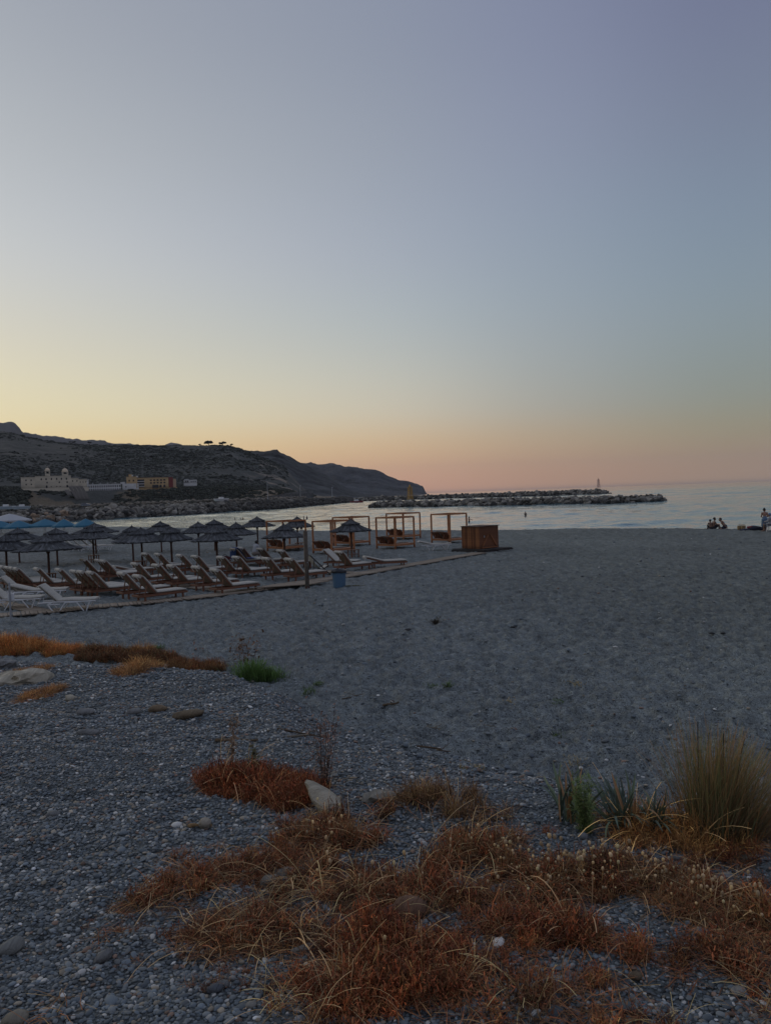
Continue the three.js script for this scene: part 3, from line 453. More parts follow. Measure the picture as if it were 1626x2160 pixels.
function thatch(r0, y0, r1, y1, n, s) {           // one tier: raised reed bundles over a closed cone
  const pos = [], uv = [], q = (a, r, y, u, v) => { pos.push(Math.cos(a) * r, y, Math.sin(a) * r); uv.push(u, v); };
  const Y = (r) => { const t = (r - r0) / (r1 - r0); return mix(y0, y1, 1 - Math.max(0, 1 - t) ** 1.18); };
  for (let i = 0; i < n; i++) {
    const a0 = (i / n) * 6.2832, a1 = ((i + 1) / n) * 6.2832, am = (a0 + a1) / 2, rt = r1 * (1 + 0.045 * (hash(i, s) - 0.5) * 2), lift = 0.012 + 0.022 * hash(i, s + 7), sink = -0.02 * hash(i, s + 3), u = hash(i, s + 5);
    for (let k = 0; k < 3; k++) {
      const ra = mix(r0, rt, k / 3), rb = mix(r0, rt, (k + 1) / 3), la = lift * ra / r1, lb = lift * rb / r1;
      for (const [aa, ab, ea, eb] of [[a0, am, 0, 1], [am, a1, 1, 0]]) {
        const P = [[aa, ra, Y(ra) + sink + ea * la, u + ea * 0.015, k / 3], [ab, ra, Y(ra) + sink + eb * la, u + eb * 0.015, k / 3], [aa, rb, Y(rb) + sink + ea * lb, u + ea * 0.015, (k + 1) / 3], [ab, rb, Y(rb) + sink + eb * lb, u + eb * 0.015, (k + 1) / 3]];
        for (const w of [P[0], P[1], P[2], P[1], P[3], P[2]]) q(...w);
      }
    }
    for (const [aa, ab] of [[a0, am], [am, a1]]) { const y = Y(rt) + sink + lift * 0.5; q(aa, rt, y, u, 0.9); q(ab, rt, y, u, 0.9); q(aa, rt * 0.97, y - 0.07, u, 1); q(ab, rt, y, u, 0.9); q(ab, rt * 0.97, y - 0.07, u, 1); q(aa, rt * 0.97, y - 0.07, u, 1); }
  }
  const g = new THREE.BufferGeometry(); g.setAttribute('position', new THREE.BufferAttribute(new Float32Array(pos), 3)); g.setAttribute('uv', new THREE.BufferAttribute(new Float32Array(uv), 2)); g.computeVertexNormals();
  const under = new THREE.LatheGeometry([[r0, y0 - 0.05], [mix(r0, r1, 0.5), Y(mix(r0, r1, 0.5)) - 0.05], [r1 * 0.955, y1 - 0.055]].map(([x, y]) => new THREE.Vector2(x, y)), 40);
  return mergeGeometries([plain(g), plain(under)]);
}
const parasolGeo = [0, 1, 2].map((v) => ({
  cap: mergeGeometries([thatch(0.03, 2.33, 0.62, 2.02, 44, v * 11 + 1), plain(new THREE.ConeGeometry(0.085, 0.13, 8).translate(0, 2.345, 0))]), skirt: thatch(0.45, 2.03, 1.35, 1.62, 72, v * 11 + 2),
  pole: new THREE.CylinderGeometry(0.052, 0.064, 2.6, 9).translate(0, 0.98, 0),
  frame: mergeGeometries(Array.from({ length: 8 }, (_, i) => { const a = i / 8 * 6.283; return plain(bar(V(Math.cos(a) * 0.05, 2.12, Math.sin(a) * 0.05), V(Math.cos(a) * 1.2, 1.6, Math.sin(a) * 1.2), 0.022, 0.018, 5)); })),
  collar: new THREE.CylinderGeometry(0.09, 0.09, 0.16, 10).translate(0, 1.52, 0),
}));
const parasols = [
  ['n', 12, 1125, 55], ['n', 101, 1126, 66], ['n', 298, 1111, 58], ['n', 360.5, 1109, 42], ['n', 456, 1108, 53], ['n', 598.4, 1103, 47.5],
  ['m', 39, 1112, 46], ['m', 119, 1112, 50], ['m', 196, 1108, 48], ['m', 279, 1107, 42], ['m', 417.6, 1099, 40], ['m', 497.7, 1100, 38], ['m', 739.5, 1092.5, 44.5],
  ['f', 201, 1101.5, 47], ['f', 339, 1098, 40], ['f', 451.7, 1094, 40], ['f', 542, 1088, 38], ['f', 626, 1088, 36.5],
];
const ORD = ['first', 'second', 'third', 'fourth', 'fifth', 'sixth', 'seventh', 'eighth', 'ninth', 'tenth', 'eleventh', 'twelfth'];
const rowName = { n: 'row nearest the boardwalk', m: 'middle row', f: 'far row by the water' }, rowCount = { n: 0, m: 0, f: 0 }, rowLen = { n: 6, m: 7, f: 5 };
const parasolAt = parasols.map(([row, px, py, half], i) => {
  const q = onPlane(px, py, 2.4), g = groundH(q.x, q.z, false), p = onPlane(px, py, 2.4 + g); p.y = g;
  const k = rowCount[row]++, where = k === rowLen[row] - 1 ? 'last on the right' : `${ORD[k]} from the left`, v = i % 3;
  const t = thing('thatched_parasol', `dark thatched parasol, ${where} in the ${rowName[row]}`, 'parasol', [p.x, g, p.z], rnd() * 6, 'thatched parasols on the beach');
  const R = Math.hypot(p.x, p.z), s = clamp((half * R / F / 1.35) / (1 + 0.09 * (p.x / R) ** 2), 0.92, 1.4);
  part('pole', parasolGeo[v].pole, darkWood, t); part('collar', parasolGeo[v].collar, darkWood, t); part('ribs', parasolGeo[v].frame, darkWood, t);
  const a = part('thatch_skirt', parasolGeo[v].skirt, thatchM[v], t), b = part('thatch_cap', parasolGeo[v].cap, thatchM[(v + 1) % 3], t); a.scale.set(s, 1, s); b.scale.set(s, 1, s);
  t.rotation.x = gauss() * 0.02; t.rotation.z = gauss() * 0.025; return p;
});

// ---------------------------------------------------------------- wooden sun loungers
function pad(pts, w, th) {                        // a cushion swept along x-y points, rounded edges
  const c = pts.map(([x, y]) => V(x, y, 0)), pos = [], idx = [], n = pts.length, prof = [[-w / 2, 0.2], [-w / 2 - 0.005, 0.6], [-w / 2 + 0.03, 1], [0, 1.06], [w / 2 - 0.03, 1], [w / 2 + 0.005, 0.6], [w / 2, 0.2], [w / 2 - 0.03, 0], [-w / 2 + 0.03, 0]], m = prof.length;
  for (let i = 0; i < n; i++) { const a = c[Math.max(0, i - 1)], b = c[Math.min(n - 1, i + 1)], d = b.clone().sub(a).normalize(), u = V(-d.y, d.x, 0), e = i === 0 || i === n - 1 ? 0.55 : 1; for (const [z, h] of prof) pos.push(c[i].x + u.x * th * (h * e + (1 - e) * 0.4), c[i].y + u.y * th * (h * e + (1 - e) * 0.4), z * (i === 0 || i === n - 1 ? 0.96 : 1)); }
  for (let i = 0; i < n - 1; i++) for (let k = 0; k < m; k++) { const a = i * m + k, b = i * m + (k + 1) % m; idx.push(a, b, a + m, b, b + m, a + m); }
  for (const o of [0, (n - 1) * m]) for (let k = 1; k < m - 1; k++) idx.push(o, o + k, o + k + 1);
  const g = new THREE.BufferGeometry(); g.setAttribute('position', new THREE.BufferAttribute(new Float32Array(pos), 3)); g.setAttribute('uv', new THREE.BufferAttribute(new Float32Array(pos.length / 3 * 2).map((_, i) => pos[Math.floor(i / 2) * 3 + (i % 2 ? 2 : 0)] * 6), 2)); g.setIndex(idx); g.computeVertexNormals(); return toCreasedNormals(g, 0.9);
}
function loungerParts(t, angle, woodM, clothM, withPad = true) {
  const hx = -0.28, hy = 0.33, L = 0.86, ca = Math.cos(angle), sa = Math.sin(angle), tip = V(hx - L * ca, hy + L * sa, 0);
  for (const z of [-0.31, 0.31]) { part('side_rail', rbox(1.98, 0.085, 0.045, 0.012, 0.02, 0.27, z), woodM, t); for (const x of [-0.72, 0.82]) part('leg', rbox(0.075, 0.27, 0.055, 0.01, x, 0.1, z * 0.93), woodM, t); }
  part('foot_rail', rbox(0.05, 0.075, 0.6, 0.01, 0.99, 0.27, 0), woodM, t); part('head_rail', rbox(0.05, 0.075, 0.6, 0.01, -0.95, 0.27, 0), woodM, t);
  const sl = []; for (let i = 0; i < 13; i++) sl.push(box(0.065, 0.018, 0.57, -0.2 + i * 0.095, 0.315, 0)); part('seat_slats', sl, woodM, t);
  const br = t.userData, back = part('backrest', [...[-0.27, 0.27].map((z) => beam(V(hx, hy, z), V(tip.x, tip.y, z), 0.045, 0.045)), ...Array.from({ length: 8 }, (_, i) => box(0.07, 0.016, 0.54, 0, 0, 0).rotateZ(-angle).translate(mix(hx, tip.x, (i + 0.6) / 8.3), mix(hy, tip.y, (i + 0.6) / 8.3), 0))], woodM, t);
  if (withPad) part('back_cover', box(L * 0.93, 0.02, 0.5).rotateZ(-angle).translate((hx + tip.x) / 2 - sa * 0.028, (hy + tip.y) / 2 - ca * 0.028, 0), backCloth, back);
  if (angle > 0.35) for (const z of [-0.24, 0.24]) part('prop', beam(V(mix(hx, tip.x, 0.6), mix(hy, tip.y, 0.6), z), V(mix(hx, tip.x, 0.6) - 0.1, 0.27, z), 0.03, 0.03), woodM, t);
  if (!withPad) return;
  const pts = []; for (let i = 0; i <= 6; i++) pts.push([tip.x + (hx - tip.x) * i / 6 + sa * 0.03, tip.y + (hy - tip.y) * i / 6 + ca * 0.03]); pts.push([hx + 0.1, 0.338]); for (let i = 1; i <= 8; i++) pts.push([hx + 0.1 + (0.98 - hx - 0.1) * i / 8, 0.333 + (i === 8 ? -0.002 : 0)]);
  const cu = part('cushion', pad(pts, 0.6, 0.075), clothM, t);
  const r = new THREE.CylinderGeometry(0.075, 0.075, 0.56, 12).rotateX(Math.PI / 2).scale(1.15, 0.95, 1).translate(tip.x - 0.035, tip.y + 0.025, 0); part('headrest', r, clothM, cu);
  part('strap', [box(0.016, 0.19, 0.03, tip.x - 0.1, tip.y - 0.06, 0.16, 0.6), box(0.016, 0.19, 0.03, tip.x - 0.1, tip.y - 0.06, -0.16, 0.6)], std(0.6, 0.58, 0.54, 0.8), cu);
}
const mkLounger = (angle, woodM = redWood, clothM = creamCloth) => { const t = thing('wooden_lounger', '', 'sun lounger', [0, 0, 0], 0, 'wooden sun loungers on the beach'); loungerParts(t, angle, woodM, clothM); return t; };
const loungerProto = {};
function lounger(kind, px, py, label, turn = HEAD, high) {   // px, py: where the top of the backrest shows
  const ang = { up: 50, mid: 40, low: 16 }[kind] * D2R, top = high ?? 0.33 + 0.86 * Math.sin(ang) + 0.1, p = onPlane(px, py, top + 0.03), d = 0.28 + 0.86 * Math.cos(ang);
  const x = p.x + Math.cos(turn) * d, z = p.z - Math.sin(turn) * d, g = groundH(x, z, false);
  let o; if (!loungerProto[kind]) { o = loungerProto[kind] = mkLounger(ang); o.userData.label = label; } else o = copyOf(loungerProto[kind], 'wooden_lounger', label);
  o.position.set(x, g, z); o.rotation.y = turn + gauss() * 0.05; return o;
}
const R1 = 'front row along the boardwalk', LG = [
  ['up', 291, 1209, 'wooden lounger with cream cushion nearest the boardwalk, foot end pointing at the plank mat'], ['up', 258, 1205, 'wooden lounger half hidden behind the one nearest the boardwalk'],
  ['up', 454, 1195, 'wooden lounger with cream cushion left of the tall wooden post, its seat fully in view'], ['up', 414, 1190, 'wooden lounger tucked behind the one with its seat in view left of the tall post'],
  ['up', 610, 1175, 'wooden lounger just left of the tall wooden post, cut by it'], ['up', 562, 1174, 'wooden lounger left of the parasol pole that stands beside the tall wooden post'],
  ['up', 126, 1196, 'wooden lounger behind the white plastic loungers, right of the large left parasol pole'], ['up', 157, 1200, 'darker wooden lounger, left of two squeezed together behind the nearest white plastic lounger'], ['up', 172, 1201.5, 'wooden lounger, right of two squeezed together behind the nearest white plastic lounger'],
  ['up', 192, 1203, 'wooden lounger with its cream seat in view right of the squeezed pair'],
  ['up', 362, 1188, 'wooden lounger with cream seat in view in the middle of the second row'], ['up', 330, 1187, 'wooden lounger tucked behind the cream seat in the middle of the second row'],
  ['up', 285, 1184, 'wooden lounger at the pole of the parasol with the palest thatch'], ['up', 499, 1170.5, 'wooden lounger with its whole cream seat in view below the towel covered lounger'], ['up', 466, 1170.5, 'wooden lounger left of the cream seat below the towel covered lounger'],
  ['up', 412, 1168.5, 'wooden lounger with pale back roll, right one of the pair in the fourth row'], ['up', 381, 1167, 'wooden lounger, left one of the pair in the fourth row'],
  ['up', 334, 1164.5, 'wooden lounger beside the parasol pole, right of the topmost left pair'], ['up', 306, 1163.5, 'wooden lounger, left of the topmost left pair'],
  ['up', 177, 1175.5, 'wooden lounger raised highest at the left of the parasol pole behind the squeezed pair'], ['up', 208, 1176.5, 'wooden lounger right of the parasol pole behind the squeezed pair'], ['up', 219, 1178, 'wooden lounger second right of the parasol pole behind the squeezed pair'],
  ['low', 240, 1190, 'wooden lounger lying nearly flat in the second row'],
  ['up', 6, 1190.5, 'wooden lounger at the far left edge behind the leftmost parasol pole'], ['up', 17, 1191.5, 'second wooden lounger from the left edge behind the white plastic loungers'], ['up', 26, 1192.5, 'third wooden lounger from the left edge behind the white plastic loungers'], ['up', 36, 1193.5, 'fourth wooden lounger from the left edge, its cream seat showing'], ['up', 80, 1193.5, 'wooden lounger left of the large left parasol pole'],
  ['up', 507, 1152, 'wooden lounger right of the blue towel covered one'], ['up', 549, 1153.5, 'wooden lounger right of the seated person in white'], ['up', 592, 1157, 'wooden lounger behind the parasol left of the tall post'],
  ['up', 715, 1159, 'wooden lounger at the pole of the rightmost thatched parasol'],
];
for (const [k, x, y, l] of LG) lounger(k, x, y, l);
lounger('mid', 689, 1157, 'wooden lounger turned towards the bin, its cream backrest facing us', -0.5, 0.92);
lounger('low', 771, 1170, 'wooden lounger lying low with its foot end farthest right, beyond the bin', 0.22);
{ const o = lounger('up', 494, 1154.5, 'wooden lounger covered with a blue towel in the back rows'); const b = thing('beach_towel', 'blue towel draped over a lounger backrest beside the seated person', 'towel', [o.position.x, o.position.y, o.position.z], o.rotation.y);
  part('cloth', pad([[-0.93, 0.45], [-0.91, 0.8], [-0.86, 1.04], [-0.78, 1.07], [-0.6, 0.86], [-0.4, 0.6], [-0.26, 0.45], [0.1, 0.425], [0.4, 0.422]], 0.66, 0.03).translate(0.015, 0.02, 0), std(0.03, 0.085, 0.28, 0.95, { map: T.weave }), b); }

// side tables at the poles
const mkTable = (i, dx, dz, label) => { const p = parasolAt[i], t = thing('side_table', label, 'table', [p.x + dx, groundH(p.x + dx, p.z + dz, false), p.z + dz], HEAD, 'small brown tables at the parasol poles'); part('table_top', rbox(0.6, 0.04, 0.5, 0.01, 0, 0.46, 0), redWood, t); for (const x of [-0.25, 0.25]) for (const z of [-0.2, 0.2]) part('leg', box(0.05, 0.44, 0.05, x, 0.22, z), redWood, t); part('shelf', rbox(0.5, 0.03, 0.4, 0.01, 0, 0.2, 0), redWood, t); };
mkTable(12, 0.1, 0.28, 'small brown table at the pole of the rightmost thatched parasol'); mkTable(17, 0.2, 0.3, 'small brown table at the pole of the parasol before the left canopy bed'); mkTable(5, 0.15, 0.3, 'small brown table at the parasol pole beside the tall wooden post');
mkTable(2, -0.1, 0.3, 'small brown table at the pole of the parasol with the palest thatch'); mkTable(8, 0.1, 0.3, 'small brown table at the parasol pole behind the squeezed pair of loungers'); mkTable(1, 0.1, 0.3, 'small brown table at the pole of the large left parasol');

// ---------------------------------------------------------------- four poster canopy beds
function bedAt(pxc, px0, px1, y0, ybase, label) {
  const r = EYE * F / (ybase - horizonY(px0)), c = onPlane(pxc, ybase, 0), R = Math.hypot(c.x, c.z), side = (px1 - px0) * r / F / 1.414 * 0.98, k = r / R, x = c.x * k, z = c.z * k - side * 0.35, g = groundH(x, z, false);
  const t = thing('canopy_bed', label, 'canopy bed', [x, g, z], 43 * D2R, 'four poster canopy beds by the water'), s = side / 2, H0 = 2.08, w = 0.1;
  for (const [a, b] of [[-1, -1], [1, -1], [1, 1], [-1, 1]]) part('post', rbox(w, H0, w, 0.012, a * s, H0 / 2, b * s), orangeWood, t);
  for (const b of [-1, 1]) { part('top_beam', rbox(side + w, 0.1, 0.06, 0.01, 0, H0 + 0.05, b * s), orangeWood, t); part('top_beam', rbox(0.06, 0.1, side - 0.07, 0.01, b * s, H0 + 0.052, 0), orangeWood, t); part('bed_rail', rbox(side - w, 0.13, 0.05, 0.01, 0, 0.27, b * s), orangeWood, t); part('bed_rail', rbox(0.05, 0.13, side - w, 0.01, b * s, 0.27, 0), orangeWood, t); }
  const pl = []; for (let i = 0; i < 16; i++) pl.push(box((side - 0.1) / 16 - 0.012, 0.03, side - 0.1, -side / 2 + (i + 0.5) * (side - 0.06) / 16, 0.315, 0)); part('deck_slats', pl, orangeWood, t);
  for (const b of [-0.24, 0.24]) {
    const L = 0.66, a = 48 * D2R, hx = -0.3 * side, bx = hx - L * Math.cos(a) * 0.3, W = side * 0.4;
    const sl = []; for (let i = 0; i < 8; i++) sl.push(box(0.075, 0.02, W, 0, 0, 0).rotateZ(-a).translate(bx - Math.cos(a) * L * (i + 0.5) / 8, 0.36 + Math.sin(a) * L * (i + 0.5) / 8, b * side)); for (const q of [-0.42, 0, 0.42]) sl.push(beam(V(bx, 0.35, b * side + q * W), V(bx - Math.cos(a) * L, 0.35 + Math.sin(a) * L, b * side + q * W), 0.04, 0.04)); sl.push(beam(V(bx - 0.32, 0.66, b * side), V(bx - 0.5, 0.33, b * side), 0.04, 0.04));
    const bk = part('backrest', sl, redWood, t);
    const pts = []; for (let i = 0; i <= 5; i++) pts.push([mix(bx - Math.cos(a) * L, bx, i / 5) + 0.035, mix(0.36 + Math.sin(a) * L, 0.37, i / 5) + 0.03]); pts.push([bx + 0.12, 0.34]); for (let i = 1; i <= 6; i++) pts.push([mix(bx + 0.12, s - 0.08, i / 6), 0.335]);
    part('cushion', pad(pts, W, 0.08), creamCloth, t);
  }
  return t;
}
bedAt(603, 566, 650, 1096, 1163, 'wooden canopy bed behind the parasols left of the tall post');
bedAt(703, 660, 749, 1097, 1169, 'wooden canopy bed left of the rightmost thatched parasol, nearest its row');
bedAt(741, 701, 780, 1090, 1153, 'wooden canopy bed behind the rightmost thatched parasol');
bedAt(835, 793.8, 875.5, 1091, 1159, 'wooden canopy bed in front of the middle pair beside the white plastic lounger');
bedAt(852, 815.4, 888, 1086, 1139, 'wooden canopy bed at the back of the middle pair');
bedAt(949.5, 911.5, 987.7, 1084, 1147, 'wooden canopy bed farthest right, next to the slatted kiosk');

// ---------------------------------------------------------------- white plastic loungers
function whiteParts(t, angle) {
  const a = angle * D2R, hx = -0.3, hy = 0.4, L = 0.78, tip = [hx - L * Math.cos(a), hy + L * Math.sin(a)], pts = [];
  pts.push([tip[0] - 0.1, tip[1] - 0.05]); for (let i = 0; i <= 5; i++) pts.push([mix(tip[0], hx, i / 5), mix(tip[1], hy, i / 5)]); pts.push([hx + 0.12, 0.385]); for (let i = 1; i <= 7; i++) pts.push([mix(hx + 0.12, 1.02, i / 7), 0.385 + 0.012 * Math.sin(i)]);
  part('mattress', pad(pts, 0.6, 0.085), creamCloth, t);
  part('frame', [-0.28, 0.28].map((z) => tube([V(-0.95, 0.36, z), V(-0.3, 0.38, z), V(0.5, 0.365, z), V(1.02, 0.37, z)], 0.028, 6, 12)), whitePlastic, t);
  const leg = (x0, x1, z) => bar(V(x0, 0.36, z), V(x1, 0, z), 0.026, 0.022, 6);
  for (const z of [-0.29, 0.29]) { part('leg', leg(0.82, 0.68, z), whitePlastic, t); part('leg', [leg(0.36, 0.62, z), leg(-0.02, -0.26, z), bar(V(-0.02, 0.35, z), V(0.36, 0.35, z), 0.026, 0.026, 6)], whitePlastic, t); part('leg', [bar(V(-0.62, 0.3, z), V(-0.42, 0, z), 0.024, 0.022, 6), bar(V(-0.62, 0.3, z), V(-0.42, 0.4, z), 0.024, 0.024, 6)], whitePlastic, t); }
  part('armrest', [bar(V(-0.62, 0.3, -0.29), V(-0.2, 0.3, -0.29), 0.022, 0.022, 6), bar(V(-0.62, 0.3, 0.29), V(-0.2, 0.3, 0.29), 0.022, 0.022, 6)], whitePlastic, t);
  part('backrest_panel', box(L, 0.02, 0.54).rotateZ(-a).translate((hx + tip[0]) / 2 - 0.02, (hy + tip[1]) / 2 - 0.02, 0), std(0.25, 0.23, 0.2, 0.8), t);
}
const mkWhite = (px, py, turn, ang, label, like) => { const h = 0.48 + 0.78 * Math.sin(ang * D2R), p = onPlane(px, py, h), d = 0.3 + 0.78 * Math.cos(ang * D2R), x = p.x + Math.cos(turn) * d, z = p.z - Math.sin(turn) * d; let o; if (like) o = copyOf(like, 'plastic_lounger', label); else { o = thing('plastic_lounger', label, 'sun lounger', [0, 0, 0], 0, 'white plastic sun loungers'); whiteParts(o, ang); } o.position.set(x, groundH(x, z, false), z); o.rotation.y = turn; return o; };
const w1 = mkWhite(90, 1230, 0.1, 44, 'white plastic lounger nearest to us, whole frame in view at the lower left');
mkWhite(28, 1233, 0.14, 16, 'white plastic lounger lying nearly flat behind the thin metal post');
mkWhite(8, 1216, 0.14, 44, 'white plastic lounger with raised back at the left edge behind the thin metal post', w1);
mkWhite(-22, 1229, 0.1, 44, 'white plastic lounger cut off by the left edge of the photo', w1);
mkWhite(884, 1140.5, 0.06, 14, 'white plastic lounger standing alone right of the middle canopy beds');
for (let i = 0; i < 4; i++) mkWhite(137 + i * 17, 1135.5 + (i % 2), 0.3 + 0.1 * i, 44, ['first', 'second', 'third', 'fourth'][i] + ' from the left of four distant white loungers under the blue parasols', w1);

// ---------------------------------------------------------------- blue parasols and white canopy at the far left
const tent = (r, h, drop, n, sag) => { const pos = [], uv = []; const P = (k, t) => { const a = (k / n) * 6.2832, q = Math.abs(((k * 4 / n) % 1) - 0.5) * 0; return [Math.cos(a) * r * t, h - drop * Math.pow(t, 1 + sag), Math.sin(a) * r * t]; };
  for (let k = 0; k < n; k++) for (let s = 0; s < 5; s++) { const a = P(k, s / 5), b = P(k + 1, s / 5), c = P(k, (s + 1) / 5), d = P(k + 1, (s + 1) / 5); pos.push(...a, ...b, ...c, ...b, ...d, ...c); }
  for (let k = 0; k < n; k++) { const a = P(k, 1), b = P(k + 1, 1), c = [a[0], a[1] - 0.16, a[2]], d = [b[0], b[1] - 0.16, b[2]]; pos.push(...a, ...b, ...c, ...b, ...d, ...c); }
  const g = new THREE.BufferGeometry(); g.setAttribute('position', new THREE.BufferAttribute(new Float32Array(pos), 3)); g.computeVertexNormals(); return plain(g); };
const blueM = std(0.035, 0.15, 0.235, 0.85), canv = std(0.42, 0.43, 0.45, 0.9);
[[2, 1098.5, 30], [40, 1097.5, 29], [95, 1094.6, 32], [135, 1094.6, 22], [181, 1093.6, 24], [66, 1103.5, 24], [112, 1101, 20]].slice(0, 5).forEach(([px, py, half], i) => {
  const q = onPlane(px, py, 2.5), g = groundH(q.x, q.z, false), p = onPlane(px, py, 2.5 + g), R = Math.hypot(p.x, p.z);
  const t = thing('blue_parasol', `blue cloth parasol at the far left shore, ${['first', 'second', 'third', 'fourth', 'fifth'][i]} from the left of five`, 'parasol', [p.x, g, p.z], rnd() * 6, 'blue parasols by the jetty');
  part('canopy', tent(half * R / F, 2.5, 0.62, 8, 0.1), blueM, t); part('pole', new THREE.CylinderGeometry(0.04, 0.045, 2.6, 8).translate(0, 1.2, 0), whitePlastic, t); part('base', new THREE.CylinderGeometry(0.3, 0.34, 0.12, 14).translate(0, 0.06, 0), whitePlastic, t);
});
{ const p = onPlane(20, 1083.5, 2.85), t = thing('white_canopy', 'large pale cloth canopy behind the blue parasols at the left edge', 'canopy', [p.x, groundH(p.x, p.z, false), p.z], 0.4); part('roof', tent(3.0, 2.85, 0.95, 8, 0.15), canv, t); part('pole', new THREE.CylinderGeometry(0.05, 0.06, 2.9, 8).translate(0, 1.4, 0), whitePlastic, t); for (let i = 0; i < 4; i++) { const a = i * 1.5708 + 0.78; part('guy_post', bar(V(Math.cos(a) * 2.7, 0, Math.sin(a) * 2.7), V(Math.cos(a) * 2.7, 1.98, Math.sin(a) * 2.7), 0.035), whitePlastic, t); } }

// ---------------------------------------------------------------- boardwalk, plank mat, kiosk, post, bin, deck chair, metal post
{
  const plankM = [0, 1, 2].map((i) => std(0.36 + 0.04 * i, 0.29 + 0.035 * i, 0.22 + 0.028 * i, 0.95, { map: rep(T.wood, 0.6) }));
  const walk = (name, label, pts, w, lift) => {
    const t = thing(name, label, 'boardwalk'), P = pts.map(([px, py]) => onPlane(px, py, 0.05)), L = [0]; for (let i = 1; i < P.length; i++) L.push(L[i - 1] + P[i].distanceTo(P[i - 1]));
    const g = [[], [], []]; const total = L[L.length - 1];
    for (let s = 0, k = 0; s < total; s += 0.135, k++) { let i = 1; while (i < P.length - 1 && s > L[i]) i++; const q = (s - L[i - 1]) / (L[i] - L[i - 1]), p = P[i - 1].clone().lerp(P[i], q), d = P[i].clone().sub(P[i - 1]); const b = box(0.118, 0.03, w * rr(0.97, 1.03)).rotateY(Math.atan2(-d.z, d.x)).rotateX(gauss() * 0.012); g[Math.floor(rnd() * 3)].push(b.translate(p.x + gauss() * 0.012, groundH(p.x, p.z, false) + lift + gauss() * 0.006, p.z + gauss() * 0.012)); }
    g.forEach((l, i) => { const m = part('plank', l, plankM[i], t); m.userData.kind = 'stuff'; }); return t;
  };
  walk('boardwalk', 'long pale board path running from the left edge to the slatted kiosk', [[-90, 1307], [0, 1298], [100, 1289], [200, 1279], [300, 1271], [385, 1263], [470, 1252], [560, 1240], [640, 1229], [735, 1215], [830, 1198], [930, 1180], [1012, 1166]], 0.95, 0.07);
  walk('boardwalk', 'short board path branching left towards the white plastic loungers', [[86, 1288], [45, 1281], [0, 1273], [-60, 1266]], 0.75, 0.055);
  walk('boardwalk', 'board path stub crossing behind the blue bin towards the deck chair', [[795, 1207], [740, 1208], [690, 1205], [640, 1203]], 0.8, 0.055);
  walk('boardwalk', 'board path stub beside the foot end of the nearest wooden lounger', [[500, 1246], [450, 1241], [400, 1236], [370, 1234]], 0.8, 0.055);
  // loose plank mat, a raised sheet of boards
  const a = onPlane(536, 1243, 0.08), b = onPlane(660, 1235, 0.08), c = onPlane(690, 1228.5, 0.08), t = thing('plank_mat', 'flat grey mat of boards lying at the foot of the tall wooden post', 'mat', [a.x, groundH(a.x, a.z, false) + 0.14, a.z], Math.atan2(-(b.z - a.z), b.x - a.x)), len = a.distanceTo(b);
  for (let i = 0; i < 7; i++) part('plank', box(len * rr(0.93, 1.0), 0.035, 0.13, len / 2 + i * 0.16, 0.02 + gauss() * 0.003, -0.07 - i * 0.145), plankM[i % 3], t);
  for (const x of [0.2, 0.8]) part('batten', box(0.08, 0.09, 1.0, len * x, -0.045, -0.5), greyWood, t);
}
